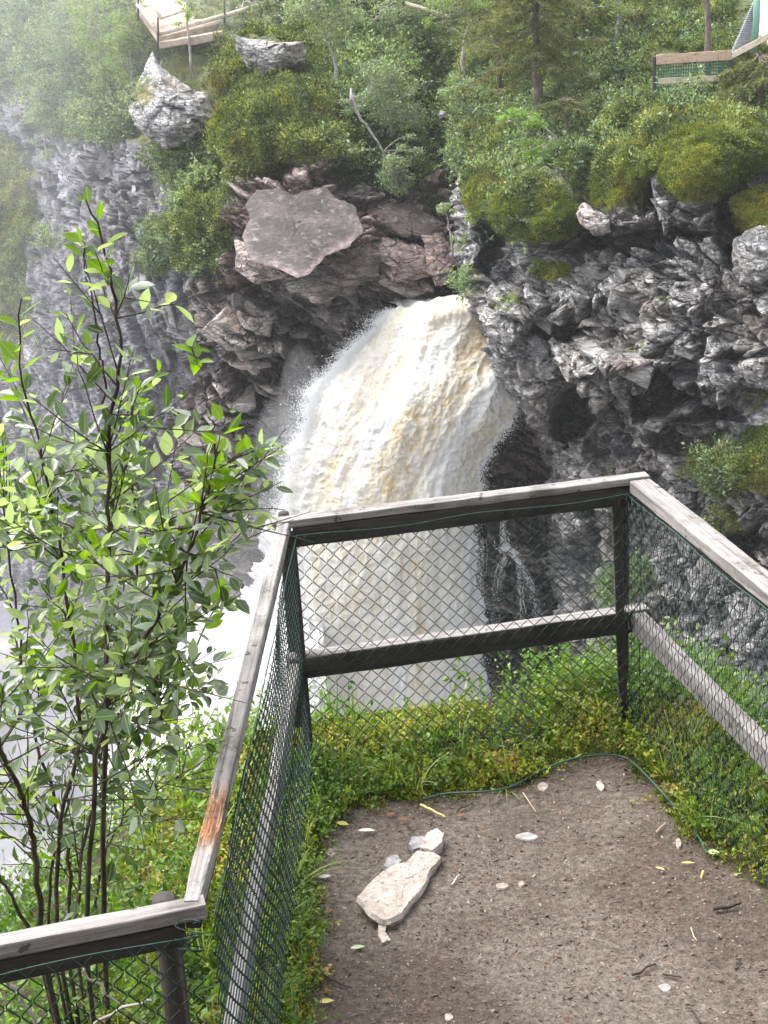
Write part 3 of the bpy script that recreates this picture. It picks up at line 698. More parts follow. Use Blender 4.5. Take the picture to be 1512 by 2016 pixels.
B([(440, 50), (475, 75), (520, 88), (595, 82), (596, 125), (560, 140), (520, 160), (490, 130), (465, 100)], 52.6, 0.9, 1.0, 1.3, M['rock_right'], 521, 0.25,
  tone=0.7, moss=lambda V: smooth(V[:, 2].mean()+.35, V[:, 2].mean()+.75, V[:, 2])*.7, label='wedge-shaped grey boulder capped with yellow moss below the viewing platform')
B([(462, 470), (486, 480), (500, 510), (545, 530), (560, 545), (500, 560), (462, 530)], 46.4, 1.0, 0.3, 0.8, M['rock_mid'], 531, 0.1, tone=0.85, pink=0.5, label='pale grey slab tucked under the left end of the purple slab')
B([(556, 545), (600, 548), (650, 520), (715, 480), (752, 500), (742, 540), (690, 575), (620, 596), (572, 580)], 46.5, .6, 0.25, 0.8, M['rock_mid'], 536, 0.16, tone=0.55, pink=0.15, label='thinner grey slab layered right under the lower rim of the purple slab')
B([(722, 470), (760, 460), (840, 500), (855, 540), (800, 562), (770, 555), (745, 520)], 46.9, 1.4, 0.4, 0.9, M['rock_mid'], 541, 0.22, tone=0.6, pink=.6, label='pinkish block above the brink of the waterfall, left one of two')
B([(835, 470), (870, 470), (905, 520), (900, 550), (860, 558), (838, 535)], 46.6, 1.2, 0.4, 0.9, M['rock_mid'], 551, 0.22, tone=0.6, pink=.6, label='pinkish layered block touching the water at the brink, right one of two')
B([(720, 395), (800, 400), (880, 440), (850, 470), (790, 470), (735, 440)], 48.0, 1.7, 0.3, 0.8, M['rock_slab'], 561, 0.12, tone=0.25, pink=0.9, label='dark purplish slab right of the big flat slab')
B([(862, 222), (875, 216), (886, 228), (878, 238), (866, 236)], 50.4, 0.5, 0.2, 0.3, M['rock_left'], 571, 0.05, K=24, RN=8, tone=1.0, label='small white stone lying on the moss high above the waterfall, lower one')
B([(869, 184), (880, 182), (884, 194), (872, 196)], 51.6, 0.5, 0.15, 0.3, M['rock_left'], 581, 0.05, K=24, RN=8, tone=1.0, label='small white stone on the moss high above the waterfall, upper one')
B([(1282, 352), (1305, 345), (1328, 362), (1336, 405), (1322, 458), (1306, 470), (1296, 430), (1284, 392)], 38.0, 0.3, 0.4, 0.8, M['rock_right'], 591, 0.2, K=60, RN=18, tone=0.6, label='pale jagged rock tooth hanging between the moss cushions on the right cliff')
B([(1122, 410), (1150, 395), (1200, 425), (1210, 460), (1170, 470), (1135, 445)], 38.2, 0.5, 0.5, 0.8, M['rock_right'], 601, 0.22, K=60, RN=18, tone=0.95, pink=.4, label='pale pinkish rock nose jutting under the moss on the right cliff')
B([(1440, 470), (1512, 450), (1530, 520), (1500, 570), (1455, 560)], 34.6, 0.4, 0.5, 0.8, M['rock_right'], 611, 0.2, K=60, RN=18, tone=0.7, label='rounded grey block at the right edge under the orange moss')

# ------------------------------------------------------------ water
def water_mat(name, tan_amt=1.0, grey=(0.36, 0.37, 0.41)):
    k = NT(name); p = k.pos(); ta = k.attr('tan'); ve = k.attr('crest')
    n = k.noise(k.mapping(p, (1, 1, .45), (0, -.35, 0)), 2.0, 7, 0.66, 1.0); n2 = k.noise(k.mapping(p, (1, 1, .4), (0, -.35, 0)), 5.5, 6, 0.68, 0.8)
    f = k.math('ADD', k.math('MULTIPLY', ta, tan_amt), k.math('MULTIPLY', k.math('SUBTRACT', n, 0.5), 0.8))
    c = k.ramp(f, [(0.03, (0.76, 0.75, 0.73)), (0.22, (0.72, 0.665, 0.54)), (0.5, (0.66, 0.54, 0.31)), (0.85, (0.55, 0.39, 0.15))])
    c = k.mix(k.maprange(k.math('ADD', n2, k.math('MULTIPLY', ve, 0.35)), 0.52, 0.95, 0, 0.8), c, (0.82, 0.82, 0.80))
    c = k.mix(k.attr('grey'), c, grey)
    bn = k.bump(k.math('ADD', n2, k.math('MULTIPLY', k.noise(p, 14, 4, 0.7), .6)), 0.4, 0.06)
    k.fin(c, 0.55, bn, 0.15)
    tr = k.n('BsdfTranslucent'); k.set(tr.inputs[0], c); ms = k.n('MixShader'); ms.inputs[0].default_value = 0.25
    k.t.links.new(k.b.outputs[0], ms.inputs[1]); k.t.links.new(tr.outputs[0], ms.inputs[2]); k.t.links.new(ms.outputs[0], k.out.inputs[0])
    return k.m
M['fall'] = water_mat('falling_water'); M['foam'] = water_mat('river_foam', 0.35); M['river'] = water_mat('river_water', 0.3, (0.20, 0.20, 0.235))
def strip(name, Lp, Rp, YL, YR, nu, nv, bulge, amps, mat, seed, tanf, stretch=4.0):
    Lp, Rp = np.array(Lp, float), np.array(Rp, float); k = len(Lp)
    v = np.linspace(0, k-1, nv); u = np.linspace(0, 1, nu); U, V = np.meshgrid(u, v)
    def cat(tab, q):
        tab = np.asarray(tab, float); return cr_interp(np.stack([tab, tab], 1), np.zeros_like(q), q)
    lx, ly, rx, ry = (cat(a, V) for a in (Lp[:, 0], Lp[:, 1], Rp[:, 0], Rp[:, 1]))
    X = lx*(1-U)+rx*U; Yp = ly*(1-U)+ry*U
    Dp = cat(YL, V)*(1-U)+cat(YR, V)*U-bulge*np.sin(np.pi*U*0.82)**0.7*smooth(0, 1.5, V)
    P = atY(X.ravel(), Yp.ravel(), Dp.ravel()); N = vertex_normals(P, nv, nu)
    # flow coordinates in metres
    G = P.reshape(nv, nu, 3)
    fu = np.linalg.norm(np.diff(G, axis=1, prepend=G[:, :1]), axis=2).cumsum(1); fu -= fu[:, nu//2:nu//2+1]
    fv = np.linalg.norm(np.diff(G[:, nu//2], axis=0, prepend=G[:1, nu//2]), axis=1).cumsum()[:, None]+0*fu
    Q = np.stack([fu.ravel(), fv.ravel()/stretch, 0*fu.ravel()], 1)
    warp = np.stack([fbm(Q*0.5, 3, seed+1), fbm(Q*0.5, 3, seed+2), 0*Q[:, 0]], 1)*0.9
    Qw = Q+warp
    a = fbm(Qw*0.55, 4, seed+3); b = 1-2*np.abs(fbm(Qw*1.6, 4, seed+4)); c = 1-2*np.abs(fbm(P*1.9, 3, seed+5)); e = fbm(P*6, 3, seed+6)
    fine = 1-2*np.abs(fbm(P*4.2, 3, seed+9))
    edge = np.exp(-np.minimum(U, 1-U).ravel()*14)
    D = amps[0]*a+amps[1]*b*(.6+.5*a)+amps[2]*(c+0.8*fine)*(1+edge)+(0.035+0.05*edge)*e
    P2 = P+N*D[:, None]
    # ragged sides
    side = rays(X.ravel(), Yp.ravel())*0+_R
    sg = np.where(U.ravel() < 0.5, -1, 1)
    P2 = P2+side*(sg*edge*(0.35*fbm(P*1.3, 4, seed+7)+0.18*fbm(P*5, 3, seed+8)))[:, None]
    tan, grey = tanf(U.ravel(), V.ravel(), Qw, seed)
    cr_ = np.clip(0.5+0.5*b+0.3*c, 0, 1)
    me = mesh_np(name, P2, grid_faces(nv, nu), True, {'tan': tan, 'grey': grey, 'crest': cr_})
    o = link_mesh(name, me, mat); return o, P2, N, U.ravel(), V.ravel()
FL = [(800, 600), (772, 612), (705, 676), (645, 745), (608, 805), (588, 870), (568, 960), (556, 1060), (560, 1200), (575, 1350), (585, 1600)]
FR = [(985, 584), (985, 580), (1010, 640), (1035, 690), (1040, 742), (1004, 810), (974, 885), (956, 960), (946, 1100), (954, 1300), (965, 1600)]
def fall_tan(U, V, Q, s):
    n = fbm(Q*np.array([0.8, 0.6, 1]), 5, s+20); f = fbm(Q*np.array([3.0, 1.4, 1]), 5, s+24, .6)
    uu = U+0.07*n; band = lambda u0, u1, v0, v1, w: np.exp(-((uu-np.interp(V, [v0, v1], [u0, u1]))/w)**2)*smooth(v0-.8, v0+.3, V)*(1-smooth(v1-.5, v1+2.0, V))
    t = 0.26+0.50*n+0.34*f+0.75*band(.88, .46, 1.6, 6.0, .11)+0.35*band(.6, .3, .9, 2.5, .14)+0.45*band(.30, .16, 3.0, 7.0, .07)+0.30*band(.72, .68, .6, 2.0, .2)+0.28*band(.62, .66, 5, 8.5, .08)
    t = t-0.55*band(.60, .34, 2.0, 5.0, .06)-0.5*band(.95, .80, 3.2, 6.5, .09)-0.30*smooth(.12, .0, U)
    return np.clip(t, 0, 1), np.clip(0.55*smooth(0.80, 1.0, U+0.12*n)*smooth(4, 8, V), 0, 1)
fall, FP, FN, FU, FV = strip('waterfall', FL, FR, [50, 46.1, 45.4, 44.9, 44.4, 44, 43.6, 43.3, 43, 43, 43], [49, 45.9, 45.3, 44.9, 44.4, 44, 43.8, 43.6, 43.5, 43.4, 43.4], 300, 620, 1.5, (0.38, 0.11, 0.04), M['fall'], 900, fall_tan, 3.2)
tag(fall, 'broad creamy white and tan waterfall plunging behind the fence', None, kind='structure')
CL = [(640, 1060), (578, 1030), (532, 1110), (484, 1168), (425, 1208), (378, 1248), (325, 1330), (270, 1450), (215, 1560)]
CR = [(650, 1640), (600, 1640), (540, 1660), (470, 1700), (400, 1720), (360, 1740), (330, 1750), (300, 1760), (260, 1780)]
casc, _, _, _, _ = strip('foaming_cascade', CL, CR, [45, 46.0, 46.5, 47, 47, 47, 46, 44, 42], [37, 37, 37, 36.5, 36, 35.5, 35.5, 35.5, 35], 260, 300, 0.6, (0.5, 0.25, 0.16), M['foam'], 950,
    lambda U, V, Q, s: (np.clip(0.1+0.3*fbm(Q*0.6, 3, s+20), 0, 1), np.clip(0.22+0.8*fbm(Q*0.6, 5, s+30, .6)+0.3*smooth(5.5, 8, V), 0, .8)), 1.5)
tag(casc, 'white foaming water spreading left from the foot of the waterfall', None, kind='structure')
xr, yr = np.meshgrid(np.linspace(-45, 30, 260), np.linspace(16, 66, 220))
zr = -24.5+0.35*fbm(np.stack([xr.ravel(), yr.ravel(), 0*xr.ravel()], 1)*0.5, 4, 77)
river = link_mesh('river', mesh_np('river', np.stack([xr.ravel(), yr.ravel(), zr], 1), grid_faces(220, 260, True), True,
    {'tan': np.full(zr.size, .15), 'grey': np.clip(0.9+0.5*fbm(np.stack([xr.ravel(), yr.ravel(), 0*xr.ravel()], 1)*0.3, 3, 78), 0, 1), 'crest': np.zeros(zr.size)-1.0}), M['river'])
tag(river, 'pale foaming river on the floor of the gorge', None, kind='structure')

# spray thrown off the edges of the fall
OCT = np.array([(1, 0, 0), (-1, 0, 0), (0, 1, 0), (0, -1, 0), (0, 0, 1), (0, 0, -1.)]); OF = [(0, 2, 4), (2, 1, 4), (1, 3, 4), (3, 0, 4), (2, 0, 5), (1, 2, 5), (3, 1, 5), (0, 3, 5)]
def drops(mb, C, rad):
    n = len(C); st = 1+0.8*rng.random((n, 1, 1)); V = OCT[None]*rad[:, None, None]*np.concatenate([np.ones((n, 1, 2)), st], 2)
    f = np.array(OF)[None]+(np.arange(n)*6)[:, None, None]; mb.add((C[:, None]+V).reshape(-1, 3), f.reshape(-1, 3))
mb = MB()
wl = np.where((FU < 0.05) & (FV > 1), 1.0, 0)+np.where((FU > 0.96) & (FV > 2), 0.35, 0)+np.where(FV > 1, 0.012, 0)
ii = rng.choice(len(FU), 60000, p=wl/wl.sum()); off = rng.exponential(0.15, len(ii))
sgn = np.where(FU[ii] < 0.1, -1, np.where(FU[ii] > 0.9, 0.5, 0))
drops(mb, FP[ii]+_R*(sgn*off)[:, None]+rdir(len(ii))*0.12*rng.random((len(ii), 1))-np.array([0, .12, 0]), 0.004+0.012*rng.random(len(ii))**3)
M['spray'] = plain_mat('spray_water', (0.8, 0.81, 0.82), 0.5, 0.3, 0, 0.02)
tag(link_mesh('spray', mb.mesh('spray'), M['spray']), 'spray drops flying off the ragged edges of the waterfall', 'spray', kind='stuff')
# side trickle over the dark wall right of the fall
mb = MB(); tr = np.random.default_rng(5)
for pts, n in (([(990, 1020), (992, 1060), (996, 1085)], 10), ([(985, 1085), (1000, 1078), (1018, 1092)], 10), ([(996, 1090), (985, 1120), (978, 1170), (972, 1260)], 9), ([(1010, 1092), (1030, 1120), (1048, 1160), (1062, 1230)], 14), ([(1020, 1110), (1024, 1160), (1030, 1240)], 6), ([(950, 1060), (948, 1150), (945, 1250)], 8)):
    pts = np.array(pts, float)
    kd = tr.random(n*140)*(len(pts)-1); drops(mb, atY(np.interp(kd, range(len(pts)), pts[:, 0])+tr.normal(size=n*140)*(2+4*kd/2), np.interp(kd, range(len(pts)), pts[:, 1])+tr.normal(size=n*140)*3, 43.55+0*kd), .003+.010*tr.random(n*140)**3)
    for _ in range(n//3):
        k = np.linspace(0, len(pts)-1, 14); x = np.interp(k, range(len(pts)), pts[:, 0])+tr.normal()*8+np.cumsum(tr.normal(size=14))*1.2
        y = np.interp(k, range(len(pts)), pts[:, 1])+tr.normal()*4; a, b = sorted(tr.integers(0, 14, 2)); b = min(14, max(b, a+4)); a = min(a, b-4)
        mb.tube(atY(x[a:b], y[a:b], 43.6+0*x[a:b]), 0.003+0.008*tr.random(), 4)
tag(link_mesh('side_trickle', mb.mesh('side_trickle'), M['spray']), 'thin white trickle splitting over dark rock right of the big fall', 'trickle')

# ------------------------------------------------------------ plants covering the far slopes
def cover(key, name, label, cat, coll, npr, n, boxes, scl, seed, mossmin=0.3, tilt=0.5, lift=0.02, gap=0.0):
    S = SH[key]; r = np.random.default_rng(seed)
    wgt = blobs(S['px'], S['py'], boxes, 1.5); wgt *= smooth(mossmin, mossmin+0.25, S['moss'])
    if gap: wgt *= smooth(-gap, gap*0.5, fbm(S['P']*0.8, 3, seed+5))
    if key == 'B': wgt *= (S['px'] < 960)
    else: wgt *= (S['px'] > np.interp(S['py'], EDGE_Y, EDGE_X)-20)
    for (x0, y0, x1, y1) in ((1284, 100, 1430, 190), (1440, -60, 1600, 112), (285, -60, 560, 60), (310, 40, 430, 90), (478, 80, 600, 165), (262, 100, 425, 290)):
        wgt *= ~((S['px'] > x0) & (S['px'] < x1) & (S['py'] > y0) & (S['py'] < y1))
    i = r.choice(len(wgt), n, p=wgt/wgt.sum())
    P = S['P'][i]+S['Nb'][i]*lift+r.normal(size=(n, 3))*0.04
    nb = S['Nb'][i]*tilt+np.array([0, 0, 1])*(1-tilt); rx = np.arctan2(-nb[:, 1], nb[:, 2]); ry = np.arctan2(nb[:, 0], nb[:, 2])
    rot = np.stack([rx+r.normal(size=n)*.25, ry+r.normal(size=n)*.25, r.random(n)*6.28], 1)
    return scatter(name, P, rot, scl[0]+(scl[1]-scl[0])*r.random(n)**1.5, coll, label, cat, npr)
def withmat(meshes, m):
    for me in meshes: me.materials.append(m)
    return meshes
c_moss = proto_coll(withmat([tuft_mesh(i, 90, 0.2, 0.13, 0.05) for i in range(5)], M['moss']))
c_velvet = proto_coll(withmat([tuft_mesh(10+i, 120, 0.2, 0.11, 0.038) for i in range(5)], M['moss']))
c_heath = proto_coll(withmat([tuft_mesh(20+i, 90, 0.22, 0.24, 0.06, 0.8) for i in range(5)], M['heath']))
c_scrub = proto_coll(withmat([clump_mesh(40+i, 120, 0.5, 0.085, 8) for i in range(6)], M['scrub']))
ALLB = [(400, 100, 900, 700, 1.0)]
cover('B', 'moss', 'yellow-green moss carpet on the far slope above the gorge', 'moss', c_moss, 5, 12000,
      [(560, 240, 240, 90, 1.0), (820, 250, 120, 120, .8), (400, 120, 80, 60, .6), (20, 330, 90, 160, .8), (30, 500, 90, 200, .8), (290, 190, 50, 50, .5), (620, 60, 200, 80, .5), (400, 300, 60, 80, .6)], (0.7, 1.6), 1, 0.45)
cover('B', 'heather', 'dark green heather and bilberry scrub on the far slope', 'heather', c_heath, 5, 11000,
      [(500, 60, 500, 140, 1.0), (700, 260, 220, 120, 1.0), (400, 440, 90, 120, .8), (450, 330, 100, 60, .8), (860, 330, 60, 90, 1.0), (30, 500, 90, 260, .7)], (0.7, 1.9), 2, 0.4)
cover('B', 'scrub', 'grey-green birch scrub on the far slope', 'scrub', c_scrub, 6, 2600,
      [(170, 150, 150, 170, 1.2), (20, 60, 120, 100, .8), (780, 200, 110, 150, 1.0), (400, 440, 60, 90, .9), (690, 60, 120, 70, .9), (180, 225, 120, 70, 1.2), (300, 480, 40, 60, .6), (110, 470, 40, 40, .5), (230, 600, 50, 30, .4), (790, 350, 50, 40, 1.0), (60, 640, 60, 150, .4), (340, 340, 60, 60, .5)], (0.6, 1.7), 3, 0.4, 0.3, 0.1, 0.12)
cover('R', 'moss_cushion', 'thick green and rusty moss cushions hanging over the right cliff', 'moss', c_velvet, 5, 15000,
      [(1370, 290, 130, 115, 1.8), (1060, 425, 75, 55, 1.6), (1210, 330, 90, 80, 1.0), (955, 385, 38, 70, 1.2), (1490, 430, 50, 34, 1.4), (1500, 900, 40, 60, 1.0), (1430, 960, 60, 70, .25), (1000, 250, 100, 100, .4), (1090, 535, 40, 20, .7)], (0.5, 1.15), 4, 0.35)
cover('R', 'heather_slope', 'low green heather on the slope above the right cliff', 'heather', c_heath, 5, 9000,
      [(1200, 100, 400, 170, 1.0), (1000, 280, 120, 120, 1.0), (1220, 260, 100, 80, .8), (1430, 940, 70, 90, .35), (1500, 150, 100, 120, 1)], (0.6, 1.6), 5, 0.35)
cover('R', 'scrub_slope', 'birch scrub between the trees above the right cliff', 'scrub', c_scrub, 6, 1700,
      [(960, 230, 100, 150, 1.0), (1200, 120, 300, 120, .8), (1080, 260, 120, 60, .8), (1000, 500, 60, 60, .5), (1250, 1160, 60, 60, .6), (1290, 1430, 140, 100, 1.0), (1430, 960, 60, 60, .3), (925, 560, 20, 30, .5)], (0.5, 1.5), 6, 0.35, 0.3, 0.08, 0.15)

# ------------------------------------------------------------ trees across the gorge
def poly3(pts, Y, wob=0.03, n=14, seed=0):
    r = np.random.default_rng(seed); pts = np.array(pts, float); k = np.linspace(0, len(pts)-1, n)
    x = cr_interp(np.stack([pts[:, 0]]*2, 1), 0*k, k); y = cr_interp(np.stack([pts[:, 1]]*2, 1), 0*k, k)
    Yv = np.interp(k, [0, len(pts)-1], Y if not np.isscalar(Y) else (Y, Y))
    return atY(x, y, Yv)+r.normal(size=(n, 3))*wob
def leafy_tree(kind, trunk, Y, rad, crowns, leaf, lmat, bmat, seed, label, leafsize=0.07, limbs=True, group=None):
    """crowns: (px, py, rx, ry, leaves); trunk: pixels from base upward"""
    r = np.random.default_rng(seed); Y = Y-1.0; T = poly3(trunk, Y, 0.02, 16, seed); T[0, 2] -= .6; base = T[0].copy()
    t = tag(empty(kind, base), label, 'tree', group)
    mb = MB(); mb.tube(T, np.linspace(rad, rad*0.35, len(T)), 7)
    o = link_mesh('trunk', local(mb.mesh('trunk', True), base), bmat, t)
    B_ = []; D_ = []; mb = MB(); Ym = T[:, 1].mean()
    for (x, y, rx, ry, n) in crowns:
        c = atY(x, y, Ym-0.3); sx = rx/FOC*Ym; sz = ry/FOC*Ym; ng = max(5, int(n/38))
        gc = rdir(ng, 0.1, r)*(0.35+0.65*r.random((ng, 1))**0.5)*np.array([sx, 0.8*(sx+sz)/2, sz])+c
        for g in gc:
            k = np.argmin(np.linalg.norm(T-g, axis=1)+0.3*r.random(len(T))); st = T[k]
            md = (st+g)/2+r.normal(size=3)*0.1+np.array([0, 0, .12]); s = np.linspace(0, 1, 6)[:, None]
            br = st*(1-s)**2+2*md*s*(1-s)+g*s*s
            mb.tube(br, np.linspace(rad*0.28, 0.006, 6), 4, False)
            m = max(12, int(1.7*n//ng)); q = r.normal(size=(m, 3))*np.array([.30, .30, .17])*(sx+sz)*0.28
            B_.append(g+q); D_.append(rdir(m, -0.2, r)+q)
            for _ in range(2):
                e = g+r.normal(size=3)*0.25*(sx+sz)*0.4; mb.tube(np.array([br[3], (br[4]+e)/2, e]), [0.008, 0.006, 0.003], 3, False)
    if limbs: link_mesh('limbs', local(mb.mesh('limbs', True), base), bmat, t)
    B_ = np.concatenate(B_); D_ = np.concatenate(D_); mb = MB()
    leaves_mb(mb, LEAF_S, QF, B_, D_, rdir(len(B_), 1.0, r), 1.2*leafsize*(0.6+0.7*r.random(len(B_))), 1.15, quad=True)
    link_mesh('crown', local(mb.mesh('crown'), base), lmat, t)
    return t
def spruce(trunk, Y, rad, y0, y1, spread, nb, seed, label, dens=1.0, droop=0.35, top=False):
    """branches between picture heights y0 (top) and y1 (lowest)"""
    r = np.random.default_rng(seed); Y = Y-.8; T = poly3(trunk, Y, 0.02, 16, seed); T[0, 2] -= .5; base = T[0].copy()
    t = tag(empty('spruce_tree', base), label, 'tree')
    mb = MB(); mb.tube(T, np.linspace(rad, rad*0.6, len(T)), 8); link_mesh('trunk', local(mb.mesh('trunk', True), base), M['spruce_bark'], t)
    zz = [atY(0, y1, T[:, 1].mean())[2], atY(0, y0, T[:, 1].mean())[2]]
    wood = MB(); nd = MB(); B_ = []; D_ = []; S_l = []
    for b in range(nb):
        f = (b+r.random())/nb; z = zz[0]+(zz[1]-zz[0])*f
        k = np.interp(z, T[:, 2], np.arange(16)); p0 = np.array([np.interp(k, np.arange(16), T[:, i]) for i in range(3)])
        a = r.random()*6.28; L = spread*(0.55+0.55*r.random())*(1-0.5*f if top else 1); o = np.array([math.cos(a), math.sin(a), 0]); s = np.linspace(0, 1, 9)[:, None]
        br = p0+o*L*s+np.array([0, 0, -1])*L*droop*(1.4*s-0.8*s**3)+r.normal(size=(9, 3))*0.02
        wood.tube(br, np.linspace(0.022, 0.005, 9), 4, False)
        sd = np.cross(o, [0, 0, 1])
        m = int(24*dens*L)+8
        for q in range(m):
            u = 0.12+0.88*r.random(); i = u*8; i0 = min(int(i), 7); pb = br[i0]+(br[i0+1]-br[i0])*(i-i0)
            dr = sd*r.choice([-1, 1])*(0.7+.3*r.random())+o*(0.5+0.4*r.random())+np.array([0, 0, -0.25-0.5*r.random()]); dr /= np.linalg.norm(dr)
            l = 0.42*(1.15-u*0.7)*(0.6+0.6*r.random())*min(1, L); mm = 8
            w_ = np.linspace(0.05, 1, mm)[:, None]
            B_.append(pb+dr*l*w_+np.array([0, 0, -.12])*l*w_**2); D_.append(dr+rdir(mm, 0, r)*0.75); S_l.append(np.full(mm, 0.12))
    B_ = np.concatenate(B_); D_ = np.concatenate(D_)
    leaves_mb(nd, LEAF_S, QF, B_, D_, rdir(len(B_), 1.0, r), np.concatenate(S_l)*(0.7+0.6*r.random(len(B_))), 0.42, quad=True)
    link_mesh('branches', local(wood.mesh('branches', True), base), M['spruce_bark'], t)
    link_mesh('crown', local(nd.mesh('crown'), base), M['needle'], t)
    return t
bl, gl, yl = M['birch_leaf'], M['grey_leaf'], M['bright_leaf']; bb = M['birch_bark']
G1 = 'hazy birches on the upper left slope'
leafy_tree('birch_tree', [(48, 105), (50, 40), (54, -60)], 71, .11, [(40, -20, 60, 60, 900), (60, 60, 40, 40, 400)], 0, gl, bb, 1, 'birch with a bare white trunk leaning at the far left top corner', 0.09, group=G1)
leafy_tree('birch_tree', [(140, 250), (135, 150), (128, 20)], 66, .09, [(120, 60, 60, 70, 1500), (150, 160, 50, 70, 1200)], 0, gl, bb, 2, 'bushy grey-green birch at upper left, second from the left corner', 0.085, group=G1)
leafy_tree('birch_tree', [(205, 250), (200, 150), (190, 0)], 62, .09, [(190, 50, 55, 80, 1600), (215, 150, 45, 70, 1200)], 0, bl, bb, 3, 'pale green birch standing left of the platform stairs', 0.08, group=G1)
leafy_tree('birch_tree', [(262, 200), (256, 100), (250, -20)], 60, .07, [(250, 30, 34, 70, 900), (240, 110, 40, 60, 900)], 0, bl, bb, 4, 'slim birch touching the left end of the platform railing', 0.08, group=G1)
leafy_tree('birch_tree', [(95, 330), (88, 260), (85, 190)], 66, .07, [(90, 200, 55, 60, 1100), (110, 270, 50, 50, 700)], 0, gl, bb, 5, 'low birch on the ledge below the other left birches', 0.085, group=G1)
leafy_tree('birch_tree', [(300, 260), (310, 180), (318, 120)], 57, .05, [(270, 200, 34, 44, 500)], 0, gl, bb, 6, 'small birch growing beside the pointed grey boulder', 0.075, group=G1)
leafy_tree('birch_tree', [(376, 116), (371, 70), (368, 0)], 55.5, .05, [(368, 20, 24, 34, 180)], 0, bl, M['dead_wood'], 7, 'thin pale sapling trunk in front of the platform rail', 0.07)
leafy_tree('birch_tree', [(664, 168), (656, 110), (636, 60), (622, 10)], 53, .07, [(610, 10, 60, 34, 900), (660, 50, 50, 40, 800), (690, 10, 60, 30, 600)], 0, gl, bb, 8, 'twin-stemmed birch with bare lower trunk right of the mossy boulder', 0.075)
leafy_tree('birch_tree', [(690, 165), (705, 225), (742, 275), (768, 330)], 49.6, .06, [(776, 345, 34, 40, 900), (800, 300, 28, 40, 300)], 0, gl, bb, 9, 'fallen leaning birch hanging head down with white curved trunk', 0.07)
leafy_tree('birch_tree', [(770, 230), (745, 200), (730, 180)], 51, .04, [(780, 200, 60, 50, 1300), (740, 150, 50, 50, 900), (700, 210, 40, 30, 300)], 0, gl, bb, 10, 'spreading grey-green birch above the fallen birch', 0.075)
leafy_tree('birch_tree', [(914, 152), (912, 100), (922, 50), (912, -10)], 53, .09, [(900, 0, 60, 34, 800), (860, 40, 26, 20, 150)], 0, bl, M['dead_wood'], 11, 'grey-trunked tree with a bare lower trunk at the top centre', 0.075)
leafy_tree('birch_tree', [(905, 215), (898, 180), (895, 150)], 51, .04, [(900, 175, 32, 30, 500), (935, 190, 24, 20, 200)], 0, gl, bb, 12, 'small pale birch bush under the grey-trunked tree', 0.07)
leafy_tree('birch_tree', [(1105, 285), (1060, 240), (1030, 235), (990, 240)], 43.5, .035, [(1030, 240, 44, 22, 420), (1060, 290, 34, 26, 420), (1068, 330, 30, 22, 320), (1000, 230, 26, 20, 200)], 0, M['bright_leaf'], M['dead_wood'], 13, 'young birch reaching left over the cliff edge with fresh leaves', 0.065)
leafy_tree('birch_tree', [(1212, 190), (1210, 110), (1216, 40), (1214, -30)], 49, .08, [(1210, 0, 60, 40, 700), (1190, 130, 50, 40, 500)], 0, bl, bb, 14, 'slim forked birch between the two spruces', 0.07)
leafy_tree('birch_tree', [(1335, 110), (1330, 60), (1325, 10)], 56, .05, [(1325, 40, 40, 50, 1300), (1300, 100, 26, 20, 400), (1300, -10, 40, 30, 500)], 0, yl, bb, 15, 'bright yellow-green young tree behind the plank rail', 0.085)
leafy_tree('birch_tree', [(1120, 175), (1112, 150), (1108, 130)], 47, .03, [(1110, 165, 40, 22, 420), (1140, 150, 30, 18, 260)], 0, gl, bb, 16, 'low birch shoot at the foot of the big spruce', 0.065)
leafy_tree('birch_tree', [(890, 470), (880, 430), (875, 405)], 44.5, .03, [(880, 410, 22, 24, 260), (905, 470, 20, 30, 200)], 0, gl, bb, 17, 'small birch growing on the ledge above the brink', 0.06)
leafy_tree('birch_tree', [(800, 60), (790, 10), (780, -40)], 58, .07, [(770, 40, 60, 40, 1000), (820, 0, 50, 40, 700)], 0, gl, M['dead_wood'], 18, 'shady grey-green tree at the top centre left of the log rail', 0.08)
leafy_tree('birch_tree', [(470, 40), (480, 0), (485, -40)], 60, .06, [(520, 10, 60, 30, 500)], 0, gl, bb, 19, 'light green tree above the mossy boulder', 0.08)
spruce([(1060, 195), (1057, 100), (1054, -60)], 46.5, .15, -60, 185, 1.9, 60, 31, 'large open spruce with thick dark trunk at the top right of centre', 1.0, 0.4)
spruce([(1148, 150), (1146, 60), (1144, -60)], 50, .12, -60, 120, 1.5, 40, 32, 'spruce directly right of the large open spruce', 0.9, 0.4)
spruce([(985, 200), (980, 120), (976, -40)], 50, .10, -40, 190, 1.4, 36, 33, 'lower spruce left of the large open spruce', 0.8, 0.4)
spruce([(1392, 205), (1393, 100), (1392, -60)], 44, .115, -60, 30, 1.3, 10, 34, 'tall bare-trunked pine in front of the plank rail', 0.8, 0.2)
spruce([(1500, 270), (1498, 180), (1496, 110)], 41, .10, 110, 240, 1.3, 26, 35, 'dark drooping spruce at the right edge above the cliff', 1.3, 0.6, True)
spruce([(1255, 170), (1250, 100), (1250, 20)], 51, .08, 30, 160, .8, 30, 36, 'thin dead-looking spruce left of the plank rail', 0.5, 0.3, True)
spruce([(1120, 280), (1115, 240), (1112, 190)], 44, .05, 195, 270, .9, 20, 37, 'small grey spruce clinging to the cliff edge', 0.5, 0.5, True)
mb = MB(); r = np.random.default_rng(44)
